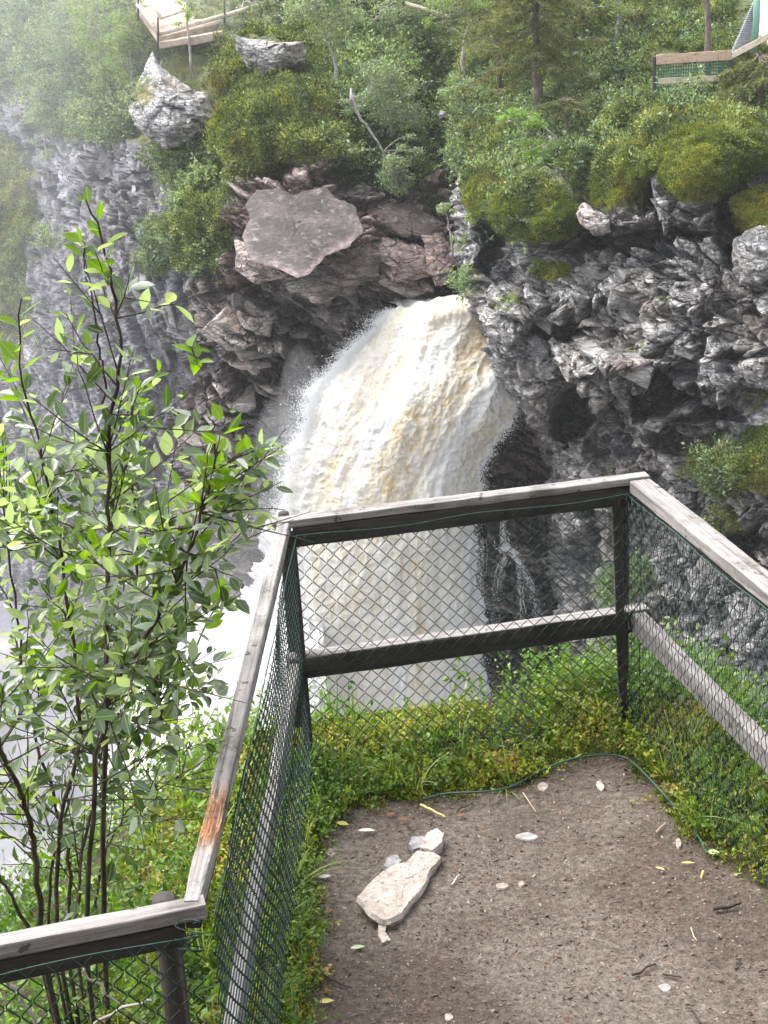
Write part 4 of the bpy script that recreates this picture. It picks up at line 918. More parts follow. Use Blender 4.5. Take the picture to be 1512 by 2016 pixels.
for _ in range(26):
    a = r.random()*3.0+0.4; p = np.array([1118, 285.]); st = [p.copy()]
    for q in range(6): p = p+np.array([math.cos(a), math.sin(a)])*9; a += r.normal()*.35; st.append(p.copy())
    st = np.array(st); mb.tube(atY(st[:, 0], st[:, 1], 42.6+r.normal()*.4*np.linspace(0, 1, len(st))), np.linspace(.016, .005, 7), 4, False)
tag(based('dead_branch', mb.mesh('dead_branch'), M['dead_wood'], atY(1118, 285, 42.6)), 'tangle of dead grey branches hanging over the right cliff edge', 'branch')

# ------------------------------------------------------------ railings and platform across the gorge
def logrun(mb, a, b, Ya, Yb, rad): mb.tube(np.stack([atY(*a, Ya), (atY(*a, Ya)+atY(*b, Yb))/2+np.array([0, 0, .01]), atY(*b, Yb)]), rad, 8)
base = atY(311, 95, 56.0); t = tag(empty('log_railing', base), 'pale log railing with thin dark posts round the viewing platform at upper left', 'railing')
for (a, b, Ya, Yb, rr) in (((272, 8), (312, 66), 57.5, 56, .085), ((290, -6), (318, 36), 58.5, 57.5, .07), ((311, 68), (445, 30), 56, 58, .085), ((445, 31), (560, -6), 58, 60, .085), ((318, 36), (372, 18), 57.5, 58, .05)):
    mb = MB(); logrun(mb, a, b, Ya, Yb, rr); link_mesh('rail', local(mb.mesh('rail', True), base), M['pale_wood'], t)
for (x, y0, y1, Y) in ((311, 34, 96, 55.9), (272, -10, 42, 57.4), (442, -10, 54, 57.9), (537, -20, 18, 59.6), (496, -16, 26, 59)):
    mb = MB(); mb.tube(atY(np.array([x, x]), np.array([y1, y0]), np.array([Y, Y])), .035, 8); link_mesh('post', local(mb.mesh('post', True), base), M['dark_post'], t)
g = [(285, -30), (312, 60), (440, 34), (600, -25)]
V = atY([268, 312, 440, 640, 600, 250], [10, 74, 44, -20, -60, -60], np.array([57.8, 56.3, 58.3, 62, 70, 70.])); V = np.concatenate([V, V-np.array([0, 0, .25])])
o = link_mesh('platform', mesh_np('platform', V, [np.array([[0, 1, 2, 3, 4, 5]]), np.array([[i, i+6, (i+1) % 6+6, (i+1) % 6] for i in range(6)])]), M['path'])
tag(o, 'pale pinkish ground of the viewing platform behind the log railing', 'platform')
for i, (x0, y0, x1, y1) in enumerate(((316, 76, 372, 92), (374, 66, 420, 86), (418, 60, 440, 78))):
    mb = MB(); c = atY((x0+x1)/2, (y0+y1)/2, 56.2+.5*i); hx = (x1-x0)/2/FOC*56; hz = (y1-y0)/2/FOC*56
    mb.box(c, (hx, 0, hx*.12), (0, .35, 0), (0, 0, hz*0.8), 4, .04, i)
    tag(based('step_stone', mb.mesh('step_stone'), M['path'], c), ['large pale block under the corner of the log railing', 'middle pale block under the log railing', 'smallest pale block under the log railing, nearest the mossy boulder'][i], 'stone block')
base = atY(1290, 185, 42.6); t = tag(empty('plank_railing', base), 'plank railing with green netting at the cliff path upper right', 'railing')
def plank(mb, x0, y0, x1, y1, h, Y, Y2=None, dep=.03):
    a = atY(x0, y0, Y); b = atY(x1, y1, Y2 or Y); ax = (b-a)/2; mb.box((a+b)/2, ax, (0, dep, 0), (0, 0, h/2/FOC*Y), 6, .03, int(x0))
for (x0, y0, x1, y1, h, nm, mt, Y2) in ((1292, 118, 1440, 108, 18, 'top_rail', 'pink_wood', 42.6), (1296, 160, 1416, 154, 11, 'mid_rail', 'pale_wood', 42.6), (1440, 110, 1530, 62, 12, 'slanting_rail', 'pale_wood', 42)):
    mb = MB(); plank(mb, x0, y0, x1, y1, h, 42.6, Y2); link_mesh(nm, local(mb.mesh(nm), base), M[mt], t)
for x, a, b in ((1288, 112, 186), (1440, 104, 150)):
    mb = MB(); mb.tube(atY(np.array([x, x]), np.array([b, a]), np.array([42.64, 42.64])), .05, 6); link_mesh('post', local(mb.mesh('post'), base), M['dark_post'], t)
mb = MB(); nv = []
for k in range(30):
    x = 1296+k*4.9; mb.tube(atY(np.array([x, x+1]), np.array([184, 120]), np.array([42.66, 42.66])), .018, 3, False)
for k in range(10):
    y = 124+k*6.4; mb.tube(atY(np.array([1292, 1440]), np.array([y+3, y-6]), np.array([42.66, 42.66])), .018, 3, False)
link_mesh('netting', local(mb.mesh('netting'), base), M['green_net'], t)
c = atY(1470, 50, 43.4)
mb = MB()
for k in range(26):          # ribbed sheet
    f0, f1 = k/26, (k+.55)/26
    yb = lambda f: 4+f*100; xa = lambda f: 1484-44*f; 
    a0, a1 = atY(xa(f0), yb(f0), 43.4), atY(1496-26*f0, yb(f0), 43.4); b0, b1 = atY(xa(f1)-3, yb(f1), 43.3), atY(1496-26*f1, yb(f1), 43.3)
    c0, c1 = atY(xa(f0+1/26), yb(f0+1/26), 43.4), atY(1496-26*(f0+1/26), yb(f0+1/26), 43.4)
    mb.add([a0, a1, b0, b1, c0, c1], None, [(0, 2, 3, 1), (2, 4, 5, 3)])
tag(based('ribbed_sheet', mb.mesh('ribbed_sheet'), M['white_metal'], c), 'white ribbed sheet leaning beside the green post at the top right corner', 'sheet')
mb = MB(); mb.tube(atY(np.array([1484, 1489, 1491]), np.array([104, 40, -30]), np.array([43.2]*3)), .10, 8)
tag(based('green_pole', mb.mesh('green_pole', True), M['green_metal'], atY(1484, 104, 43.2)), 'pale green pole at the top right corner', 'pole')
V = atY([1478, 1500, 1600, 1600], [106, -60, -60, 130], np.array([43.6, 48.5, 47, 42.4])); V = np.concatenate([V, V-np.array([0, -.1, .3])])
tag(link_mesh('ramp', mesh_np('ramp', V, [np.array([[0, 1, 2, 3]]), np.array([[i, (i+1) % 4, (i+1) % 4+4, i+4] for i in range(4)])]), M['path']), 'pale pinkish ramp behind the green pole', 'ramp')
mb = MB(); logrun(mb, (798, 6), (884, 34), 56.5, 56, .07)
tag(based('log_rail', mb.mesh('log_rail', True), M['pale_wood'], atY(798, 6, 56.5)), 'single weathered log rail at the top centre among dark trees', 'rail')

# ------------------------------------------------------------ the near ground
A = np.array([-.38, 5.44]); Bc = np.array([1.01, 5.73]); Cc = atZ(376, 1772, 1.115)[:2]; Rd = np.array([1.25, 4.61])-Bc; Rd /= np.linalg.norm(Rd); Re = Bc+Rd*2.9
Ld = atZ(0, 1846, 1.115)[:2]-Cc; Ld /= np.linalg.norm(Ld); Le = Cc+Ld*3.5
TER = np.array([Cc, A, Bc, Re, Re+[3.5, -3], [4, -6], [-5, -6], [-5, Le[1]], Le])
def sdist(pts, poly):
    """signed distance: negative inside"""
    d = np.full(len(pts), 1e9); ins = np.zeros(len(pts), bool); n = len(poly)
    for i in range(n):
        a, b = poly[i], poly[(i+1) % n]; e = b-a; w_ = pts-a; t = np.clip((w_@e)/(e@e), 0, 1); d = np.minimum(d, np.linalg.norm(w_-t[:, None]*e, axis=1))
        c = (a[1] > pts[:, 1]) != (b[1] > pts[:, 1])
        with np.errstate(all='ignore'): x = (b[0]-a[0])*(pts[:, 1]-a[1])/(b[1]-a[1])+a[0]
        ins ^= c & (pts[:, 0] < x)
    return np.where(ins, -d, d)
DP = [(560, 2120), (600, 2016), (640, 1920), (628, 1840), (622, 1760), (628, 1690), (650, 1640), (700, 1600), (800, 1580), (900, 1566), (1000, 1556), (1060, 1530), (1120, 1500), (1170, 1488), (1230, 1490), (1275, 1535), (1320, 1590), (1380, 1670), (1440, 1720), (1530, 1770), (1660, 1840), (1700, 2120)]
DIRT = np.concatenate([atZ([p[0] for p in DP], [p[1] for p in DP], 0.0)[:, :2], [[1.6, 1.2], [-.3, 1.2]]])
def ground_z(x, y, fine=True):
    p = np.stack([x, y], 1); d = sdist(p, TER); dd = sdist(p, DIRT)
    q = np.stack([x, y, 0*x], 1)
    z = 0.05*smooth(0, 0.35, dd)+0.02*fbm(q*2.0, 3, 61)*smooth(-0.1, .3, dd)
    o = np.maximum(d-0.28, 0); z = z-(0.75*o+0.16*o*o)*(1+0.25*fbm(q*0.6, 3, 62))
    z = z+np.where(d < 0.6, np.maximum(1.7-y, 0)*0.78, 0)*smooth(0.6, 0.1, d)
    z = z+0.5*np.maximum(-2.5-y, 0)*smooth(.6, .1, d)  # unseen hillside behind the camera, raised to block light from behind
    z = np.where(z > 8, 8+8*np.tanh((z-8)/8), z)
    if fine:
        z = z+0.010*fbm(q*5, 4, 63)+np.where(dd < .1, 0.0035*fbm(q*26, 3, 64)+0.003*fbm(q*60, 2, 65), 0.02*fbm(q*9, 3, 66))
    return np.maximum(z, -26), d, dd
k_ = NT('soil'); p = k_.pos(); dn = k_.attr('dirt')
n1 = k_.noise(p, 3, 5, .6); n2 = k_.noise(p, 38, 6, .75); n3 = k_.noise(p, 130, 4, .7); vv = k_.vor(p, 75, 'F1'); vc = k_.vor(p, 75, 'F1', 'Color')
dc = k_.ramp(k_.math('ADD', k_.math('MULTIPLY', n2, .6), k_.math('MULTIPLY', n3, .4)), [(.36, (.05, .04, .032)), (.5, (.135, .112, .094)), (.63, (.25, .213, .182))])
dc = k_.mix(k_.maprange(k_.noise(p, 1.4, 4, .6), .42, .56, .7, 0), dc, k_.mix(1.0, dc, (.5, .44, .4), 'MULTIPLY'))
sp = k_.n('SeparateColor'); k_.set(sp.inputs[0], vc)
dc = k_.mix(k_.math('MULTIPLY', k_.maprange(sp.outputs[0], .93, .96, 0, .6), k_.maprange(vv, .32, .22)), dc, (.42, .37, .33))
dc = k_.mix(k_.math('MULTIPLY', k_.maprange(sp.outputs[1], .9, .93, 0, .9), k_.maprange(vv, .4, .25)), dc, (.03, .02, .018))
gc_ = k_.ramp(n2, [(.3, (.02, .016, .01)), (.6, (.06, .05, .025)), (.75, (.07, .09, .02))])
c = k_.mix(k_.maprange(k_.math('ADD', dn, k_.math('MULTIPLY', k_.math('SUBTRACT', n1, .5), .8)), .3, .6), gc_, dc)
hh = k_.math('ADD', k_.math('MULTIPLY', n2, .6), k_.math('ADD', k_.math('MULTIPLY', n3, .35), k_.math('MULTIPLY', vv, -.25)))
M['soil'] = k_.fin(c, .88, k_.bump(hh, .9, .014), .25)
def ground_sheet(xs, ys):
    X, Y_ = np.meshgrid(xs, ys); z, d, dd = ground_z(X.ravel(), Y_.ravel())
    return np.stack([X.ravel(), Y_.ravel(), z], 1), np.clip(0.5-dd*5, 0, 1), grid_faces(len(ys), len(xs), True)
xs = np.concatenate([np.linspace(-32, -5, 60), np.linspace(-4.9, -.7, 120)[:], np.arange(-.68, 1.75, .011), np.linspace(1.78, 6, 60), np.linspace(6.3, 30, 40)])
ys = np.concatenate([np.linspace(-22, 1.2, 60), np.arange(1.25, 6.3, .011), np.linspace(6.35, 12, 90), np.linspace(12.2, 26, 40)])
gp, gd, gf = ground_sheet(xs, ys)
ground = tag(link_mesh('ground', mesh_np('ground', gp, gf, True, {'dirt': gd}), M['soil']), 'trodden brown earth of the lookout and the slope falling away from it', kind='structure')
def gz(x, y):
    return ground_z(np.atleast_1d(np.asarray(x, float)), np.atleast_1d(np.asarray(y, float)), False)[0]

# ------------------------------------------------------------ the fence
fbase = np.array([Cc[0], Cc[1], 0.0]); fence = tag(empty('mesh_fence', fbase), 'weathered timber and green chain-link fence round the lookout, with one rotten top rail', 'fence')
def v3(p, z): return np.array([p[0], p[1], z])
def rail(name, a, b, z, wd, ht, mat, seed, seg=40, rot=None, ext=(0, 0), label=None, drop=0.0):
    """a plank from a to b (plan points), top face at height z"""
    d = (b-a)/np.linalg.norm(b-a); a = a-d*ext[0]; b = b+d*ext[1]; n = np.array([-d[1], d[0]])
    me_b = MB(); c = (a+b)/2
    me_b.box((0, 0, 0), (np.linalg.norm(b-a)/2, 0, 0), (0, wd/2, 0), (0, 0, ht/2), seg, 0.018, seed)
    me = me_b.mesh(name)
    co = np.empty(len(me.vertices)*3, np.float32); me.vertices.foreach_get('co', co); co = co.reshape(-1, 3)
    q = co*np.array([3, 14, 14]); co[:, 1:] += np.stack([fbm(q+seed, 3, seed), fbm(q+seed+9, 3, seed+4)], 1)*0.0035
    at = np.zeros(len(co))
    if rot is not None:
        L = np.linalg.norm(b-a)/2; u = (co[:, 0]+L)/(2*L); u = u+.018*fbm(co*np.array([10, 60, 40]), 3, 31); m = smooth(rot[0]-.03, rot[0]+.02, u)*(1-smooth(rot[1]-.02, rot[1]+.035, u))
        at = m*(co[:, 2] > -.01); n_ = np.abs(fbm(co*np.array([6, 45, 30]), 3, 8))
        co[:, 2] -= at*(0.008+0.03*n_)*(co[:, 2] > 0); m2 = 1-smooth(0.0, rot[0], u)
        co[:, 2] -= m2*0.028*np.clip(fbm(co*np.array([9, 40, 30]), 3, 12), 0, 1)*(co[:, 2] > 0)
        co[:, 1] *= 1-0.25*m2*vnoise(co*np.array([12, 5, 5]), 5)
    me.vertices.foreach_set('co', co.ravel()); r_ = me.attributes.new('rot', 'FLOAT', 'POINT'); r_.data.foreach_set('value', at.astype(np.float32)); me.update()
    o = link_mesh(name, me, mat, fence)
    o.location = v3(c, z-ht/2-drop)-fbase; o.rotation_euler = (0, 0, math.atan2(d[1], d[0]))
    if label: o['label'] = label
    return o
TZ = 1.115
rail('top_rail', A, Bc, TZ, .062, .032, M['rail'], 1, ext=(.05, .045))
rail('top_rail', Cc, A, TZ-.002, .046, .05, M['rail'], 2, seg=260, rot=(.10, .195), ext=(.0, -.05), label='top rail with an orange rotten split near its lower end')
rail('top_rail', Le, Cc, TZ-.004, .046, .038, M['rail'], 3, ext=(0, .03))
rail('top_rail', Bc, Re, TZ-.006, .09, .05, M['rail'], 4, seg=60, ext=(-.045, 0))
ND = {'AB': (A, Bc), 'CA': (Cc, A), 'LC': (Le, Cc), 'BR': (Bc, Re)}
def inset(a, b, k):   # toward the terrace
    d = (b-a)/np.linalg.norm(b-a); n = np.array([d[1], -d[0]]); return a+n*k, b+n*k
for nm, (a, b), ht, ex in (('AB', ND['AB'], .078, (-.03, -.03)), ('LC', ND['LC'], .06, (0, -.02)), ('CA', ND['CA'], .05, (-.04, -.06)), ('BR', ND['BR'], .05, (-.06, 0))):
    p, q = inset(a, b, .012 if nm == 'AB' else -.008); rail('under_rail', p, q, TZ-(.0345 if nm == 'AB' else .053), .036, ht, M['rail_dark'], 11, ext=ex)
p, q = inset(A, Bc, .0); rail('mid_rail', p, q, .535, .07, .09, M['rail_dark'], 21, ext=(.03, .05), label='broad front middle rail coloured dark for its shaded face')
p, q = inset(A, Bc, .0); rail('skylit_top', p, q, .541, .066, .007, M['rail'], 25, ext=(.028, .048), label='thin pale strip added for the sky-lit top of the front middle rail')  # added strip, its pale colour stands for sky light on the rail top
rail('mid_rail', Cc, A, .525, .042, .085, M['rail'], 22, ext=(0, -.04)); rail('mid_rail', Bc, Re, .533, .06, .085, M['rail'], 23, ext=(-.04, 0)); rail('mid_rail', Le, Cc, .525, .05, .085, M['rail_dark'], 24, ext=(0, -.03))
def post(x, y, z0, z1, w_, name='post', mat='post', lean=(0, 0)):
    mb = MB(); mb.box((0, 0, (z1-z0)/2), (0, 0, (z1-z0)/2), (w_/2, 0, 0), (0, w_/2, 0), 8, .02, int(abs(x)*100))
    me = mb.mesh(name); a_ = me.attributes.new('rot', 'FLOAT', 'POINT'); o = link_mesh(name, me, M[mat], fence); o.location = np.array([x, y, z0])-fbase; o.rotation_euler = (lean[0], lean[1], 0); return o
post(A[0]+.035, A[1]-.01, -.3, TZ-.055, .034, lean=(0, -.01)); post(Bc[0]-.04, Bc[1]-.035, -.3, TZ-.055, .036, lean=(0, -.035)); post(*(Cc+Ld*.055+[0, .01]), -.3, TZ-.056, .030)
post(*(Bc+Rd*1.75), -.3, TZ-.055, .05); post(*(Le+[.6, .25]), -.4, TZ-.055, .05)
mb = MB(); mb.tube([(0, 0, -.4), (0, 0, 1.07), (0, 0, 1.083)], [.03, .03, .025], 14); o = link_mesh('log_post', mb.mesh('log_post', True), M['post'], fence)
lp = Cc+Ld*.075+np.array([.0, .085]); o.location = v3(lp, 0)-fbase; o['label'] = 'round log post standing just behind the corner'
for (x, y) in ((A[0]-.005, A[1]+.06), (Bc[0]-.04, Bc[1]+.06)):
    mb = MB(); mb.tube([(0, 0, .2), (0, 0, 1.10), (0, 0, 1.118)], [.024, .024, .02], 10); o = link_mesh('stake', mb.mesh('stake', True), M['rail_dark'], fence); o.location = v3((x, y), 0)-fbase
def chainlink(a, b, z1, z0, cell, off, seed, wr=.0019, sag=.01):
    a, b = inset(a, b, off); L = np.linalg.norm(b-a); d = (b-a)/L; n = np.array([d[1], -d[0]]); mb = MB(); r = np.random.default_rng(seed)
    h = cell*1.08; cw = cell*.5; nz = int((z1-z0)/(h/2)); ns = int(L/cw)+1
    for s in range(ns+1):
        zz = z1-np.arange(nz+1)*h/2; sd = np.where(np.arange(nz+1) % 2 == 0, -1, 1)*(1 if s % 2 else -1)
        # rounded knuckles: add points close to each node
        u = []; z = []; w_ = []
        for i in range(nz+1):
            for e in (-.13, .13):
                if 0 <= i+e <= nz:
                    f = i+e; i0 = int(np.floor(f)); i0 = min(i0, nz-1); g_ = f-i0
                    u.append((s+.5)*cw+(sd[i0]*(1-g_)+sd[i0+1]*g_)*cw*.54); z.append(z1-f*h/2); w_.append(sd[i]*.0026)
        u = np.array(u); z = np.array(z); w_ = np.array(w_)
        q = np.stack([u*2.5, z*2.5, 0*u+seed], 1)
        u = u+.010*fbm(q, 2, seed); z = z+.012*fbm(q+5, 2, seed+1); bulge = sag*fbm(q*.6+9, 2, seed+2)
        m = (u > -.005) & (u < L+.005)
        if m.sum() < 3: continue
        u, z, w_, bulge = u[m], z[m], w_[m], bulge[m]
        xy = a+np.outer(u, d)+np.outer(w_+bulge, n); mb.tube(np.concatenate([xy, z[:, None]], 1), wr, 4, False)
    o = link_mesh('wire_mesh', local(mb.mesh('wire_mesh', False), fbase), M['wire'], fence)
    mb = MB(); k = np.linspace(0, 1, 50); zt = z1-.004+.006*np.sin(k*L*9+seed)+.01*fbm(np.stack([k*L*2, 0*k, 0*k], 1), 2, seed)
    mb.tube(np.concatenate([a+np.outer(k*L, d)+n*.004, zt[:, None]], 1), .0019, 5); link_mesh('top_wire', local(mb.mesh('top_wire', True), fbase), M['cable'], fence)
chainlink(A, Bc, TZ-.055, .03, .059, .054, 1); chainlink(Cc, A, TZ-.05, .03, .059, .042, 2, sag=.02); chainlink(Bc, Re, TZ-.055, .03, .059, .05, 3, sag=.015); chainlink(Le, Cc, TZ-.058, -.05, .059, .047, 4, sag=.015)
r = np.random.default_rng(9)
for cn in (A, Bc, Cc):      # a knot of binding wire at each corner
    c = v3(cn, TZ-.06); mb = MB(); th = np.linspace(0, 26, 90); rr_ = .018+.014*np.sin(th*.37)+.004*r.normal(size=90)
    mb.tube(c+np.stack([np.cos(th)*rr_, np.sin(th)*.012-.05, np.linspace(.03, -.05, 90)+.012*np.sin(th*.6)], 1), .0014, 4, False)
    link_mesh('tie_wire', local(mb.mesh('tie_wire'), fbase), M['wire'], fence)

# ------------------------------------------------------------ loose cable, stones, litter on the lookout
pc = [(832, 1574), (880, 1562), (960, 1558), (1010, 1547), (1070, 1515), (1120, 1496), (1180, 1486), (1225, 1490), (1250, 1505), (1290, 1545), (1330, 1590), (1370, 1640), (1392, 1680)]
k = np.linspace(0, len(pc)-1, 90); pa = np.array(pc, float); cx = cr_interp(np.stack([pa[:, 0]]*2, 1), 0*k, k); cyv = cr_interp(np.stack([pa[:, 1]]*2, 1), 0*k, k)
CP = atZ(cx, cyv, 0.02+0.03*np.sin(k*.9)**2); mb = MB(); mb.tube(CP, .0042, 6)
tag(based('garden_cable', mb.mesh('garden_cable', True), M['cable'], CP[0]), 'loose green wire lying along the far edge of the bare earth', 'wire')
k_ = NT('pale_stone'); n_ = k_.noise(k_.obj(), 18, 6, .7); n4 = k_.noise(k_.obj(), 60, 4, .6)
M['pale_stone'] = k_.fin(k_.mix(k_.maprange(n4, .58, .68, 0, .85), k_.ramp(n_, [(.3, (.32, .26, .23)), (.5, (.48, .42, .37)), (.7, (.60, .54, .50))]), (.13, .10, .085)), .85, k_.bump(k_.math('ADD', n_, n4), .9, .01), .2)
k_ = NT('grey_stone'); n_ = k_.noise(k_.obj(), 25, 6, .7)
M['tan_stone'] = plain_mat('tan_stone', (.30, .255, .225), .85, .25, 0, .35, 30)
M['grey_stone'] = k_.fin(k_.ramp(n_, [(.3, (.16, .15, .15)), (.6, (.34, .33, .33)), (.75, (.48, .47, .46))]), .75, k_.bump(n_, .6, .005), .35)
def flat_stone(outline, zt, label, mat, seed, name='stone', amp=.010):
    """outline on the ground in picture points with top heights zt(px,py)->m"""
    ol = np.array(outline, float); c = ol.mean(0); rings = [(1.0, -1), (1.01, 0), (.96, 1), (.8, 1), (.55, 1), (.3, 1), (.05, 1)]
    n = len(ol); kk = np.linspace(0, n, 72, endpoint=False); i0 = kk.astype(int) % n; f = (kk-kk.astype(int))[:, None]; oo = ol[i0]*(1-f)+ol[(i0+1) % n]*f
    if amp < .005:
        ol2 = np.concatenate([ol[-1:], ol, ol[:2]]); kk1 = kk+1; oo = np.stack([cr_interp(np.stack([ol2[:, j]]*2, 1), 0*kk1, kk1) for j in (0, 1)], 1)
    V = []
    for (q, s) in rings:
        p_ = c+(oo-c)*q; z = zt(p_[:, 0], p_[:, 1]); P_ = atZ(p_[:, 0], p_[:, 1], z)
        if s < 0: P_ = atZ(*(c+(oo-c)*.82).T, zt(*(c+(oo-c)*.82).T)); P_[:, 2] = -.02
        elif s == 0: P_[:, 2] -= .016
        V.append(P_)
    m = len(rings); V = np.concatenate(V); V += amp*np.stack([fbm(V*28, 3, seed+j) for j in range(3)], 1)*np.array([.6, .6, 1])
    i = np.arange(m*72).reshape(m, 72); j = np.roll(i, -1, 1); fc = np.stack([i[:-1], j[:-1], j[1:], i[1:]], -1).reshape(-1, 4)
    cap = np.array([[(m-1)*72, (m-1)*72+q, (m-1)*72+q+1] for q in range(1, 71)])
    me = mesh_np(name, V, [fc, cap], amp < .005); lo = V.mean(0); lo[2] = 0; return tag(based(name, me, mat, lo), label, 'stone')
flat_stone([(699, 1766), (716, 1748), (742, 1722), (770, 1704), (800, 1696), (812, 1680), (826, 1673), (850, 1675), (873, 1682), (866, 1692), (848, 1712), (838, 1742), (812, 1770), (790, 1800), (768, 1812), (750, 1812), (722, 1792)],
           lambda x, y: .068-.00022*(x-700)+.0001*(1740-y), 'large pale angular flat stone tilted up on the bare earth', M['pale_stone'], 1)
flat_stone([(745, 1800), (760, 1808), (757, 1835), (770, 1850), (752, 1856), (744, 1838)], lambda x, y: .035-.0004*(y-1800), 'small curved stone foot under the lower tip of the large pale stone', M['pale_stone'], 2)
flat_stone([(826, 1668), (832, 1652), (845, 1634), (862, 1630), (876, 1642), (870, 1660), (850, 1672)], lambda x, y: .045+0*x, 'rounded pale stone just beyond the large flat stone', M['pale_stone'], 3)
flat_stone([(802, 1662), (812, 1648), (832, 1646), (842, 1652), (834, 1668), (812, 1670)], lambda x, y: .03+0*x, 'small ribbed pale stone left of the rounded one', M['grey_stone'], 4)
flat_stone([(754, 1704), (762, 1688), (784, 1682), (792, 1694), (780, 1708), (762, 1712)], lambda x, y: .04+0*x, 'grey stone half hidden behind the large flat stone', M['grey_stone'], 5)
flat_stone([(1014, 1646), (1026, 1640), (1040, 1638), (1060, 1646), (1050, 1652), (1030, 1652)], lambda x, y: .006+0*x, 'lens-shaped blue-grey stone in the middle of the earth', M['grey_stone'], 6, amp=.002)
flat_stone([(1058, 1546), (1068, 1538), (1080, 1546), (1072, 1556), (1062, 1554)], lambda x, y: .006+0*x, 'small tan stone near the green wire', M['tan_stone'], 7, amp=.003)
flat_stone([(1174, 1540), (1182, 1537), (1190, 1548), (1186, 1554), (1178, 1548)], lambda x, y: .009+0*x, 'tiny whitish stone under the right corner post', M['pale_stone'], 8, amp=.002)
flat_stone([(1330, 1655), (1337, 1650), (1342, 1660), (1336, 1668)], lambda x, y: .008+0*x, 'tiny white pebble at the right side of the earth', M['tan_stone'], 9, amp=.002)
flat_stone([(876, 1998), (888, 1996), (892, 2004), (880, 2008)], lambda x, y: .006+0*x, 'tiny white square pebble at the bottom edge', M['pale_stone'], 10, amp=.002)
flat_stone([(976, 1741), (990, 1738), (1002, 1742), (994, 1748), (980, 1748)], lambda x, y: .006+0*x, 'flat beige pebble right of the large pale stone', M['tan_stone'], 11, amp=.002)
flat_stone([(1020, 1738), (1028, 1734), (1033, 1739), (1026, 1743)], lambda x, y: .006+0*x, 'tiny bright pebble beside the flat beige pebble', M['tan_stone'], 12, amp=.002)
flat_stone([(640, 1676), (652, 1670), (660, 1678), (650, 1686)], lambda x, y: .007+0*x, 'small pinkish stone by the left plants', M['tan_stone'], 13, amp=.003)
flat_stone([(1296, 1941), (1312, 1936), (1322, 1944), (1310, 1952)], lambda x, y: .006+0*x, 'flat pink-grey pebble at lower right', M['grey_stone'], 14, amp=.002)
def lit_leaf(px, py, ang, L, wd, mat, label, lift=.012, name='fallen_leaf'):
    c = atZ(px, py, 0.004+float(0)); d = np.array([[math.cos(ang), math.sin(ang), .12]]); mb = MB()
    leaves_mb(mb, LEAF_OUT*np.array([1, 1, 1.6]), LEAF_F, np.array([[0, 0, lift]]), d, np.array([[.1, 0, 1.]]), np.array([L]), wd)
    o = link_mesh(name, mb.mesh(name, True), mat); o.location = c; return tag(o, label, 'leaf')
M['leaf_pale'] = plain_mat('pale_fallen_leaf', (.42, .52, .30), .6, .3); M['leaf_yellow'] = plain_mat('yellow_fallen_leaf', (.55, .48, .15), .6, .3); M['leaf_brown'] = plain_mat('brown_fallen_leaf', (.22, .10, .06), .7, .3); M['leaf_white'] = plain_mat('silvery_leaf', (.6, .62, .5), .6, .3)
M['straw'] = plain_mat('yellow_straw', (.72, .55, .18), .5, .4); M['twig'] = plain_mat('dark_twig', (.06, .045, .038), .8, .3); M['tan_twig'] = plain_mat('tan_twig', (.45, .35, .24), .8, .3)
for a in ((705, 1641, .0, .065, .7, 'leaf_white', 'pale silvery leaf on the earth above the large stone'), (626, 1733, .15, .05, .8, 'leaf_white', 'pale silvery leaf at the left edge of the earth'), (662, 1625, -.3, .05, 1.2, 'leaf_yellow', 'yellow leaf under the grass tuft at the far left of the earth'),
          (636, 1642, .1, .05, .9, 'leaf_pale', 'dull green leaf below the yellow leaf'), (1392, 1684, 0, .045, 1.5, 'leaf_pale', 'round grey-green leaf at the end of the green wire'), (784, 1620, .1, .05, .6, 'leaf_brown', 'narrow brown leaf left of the yellow straw'),
          (900, 1611, .2, .035, 1.2, 'leaf_brown', 'small brown leaf right of the yellow straw'), (1340, 1705, 0, .05, .5, 'leaf_yellow', 'ochre leaf sliver at the right of the earth'), (1290, 1713, -.5, .035, .7, 'leaf_yellow', 'small orange leaf sliver right of centre'),
          (760, 1610, .3, .04, .9, 'leaf_brown', 'brown curled leaf near the far left plants'), (640, 1806, 1.0, .04, .9, 'leaf_brown', 'brown leaf by the lower left plants'), (690, 1873, .2, .05, .8, 'leaf_pale', 'pale crumpled leaf below the large stone'), (628, 1980, .2, .05, .9, 'leaf_yellow', 'yellowish leaf at the lower left of the earth')):
    lit_leaf(a[0], a[1], a[2], a[3], a[4], M[a[5]], a[6])
def twig(pts, rad, mat, label, name='twig', cat='twig', z=.01):
    pts = np.array(pts, float); k = np.linspace(0, len(pts)-1, max(6, len(pts)*3)); x = np.interp(k, range(len(pts)), pts[:, 0]); y = np.interp(k, range(len(pts)), pts[:, 1])
    P_ = atZ(x, y, z+rad)+rng.normal(size=(len(x), 3))*rad*.3; mb = MB(); mb.tube(P_, rad*np.linspace(1, .6, len(x)), 6); return tag(based(name, mb.mesh(name, True), mat, P_[0]), label, cat)
twig([(828, 1584), (852, 1596), (878, 1608)], .005, M['straw'], 'bright yellow straw stalk on the earth near the green wire', 'straw', 'straw', .02)
twig([(1403, 1788), (1425, 1786), (1445, 1780), (1458, 1778)], .008, M['twig'], 'short dark charred stick at the right side of the earth', 'stick', 'stick')
twig([(1292, 1638), (1300, 1630), (1311, 1618)], .0035, M['tan_twig'], 'pale crooked twig on the earth towards the right corner')
twig([(1030, 1560), (1055, 1598)][:1]+[(1055, 1598)], .0025, M['tan_twig'], 'thin straw twig below the green wire')
twig([(1244, 1920), (1262, 1914), (1275, 1900), (1290, 1898)], .005, M['twig'], 'forked brown twig at lower right of the earth')
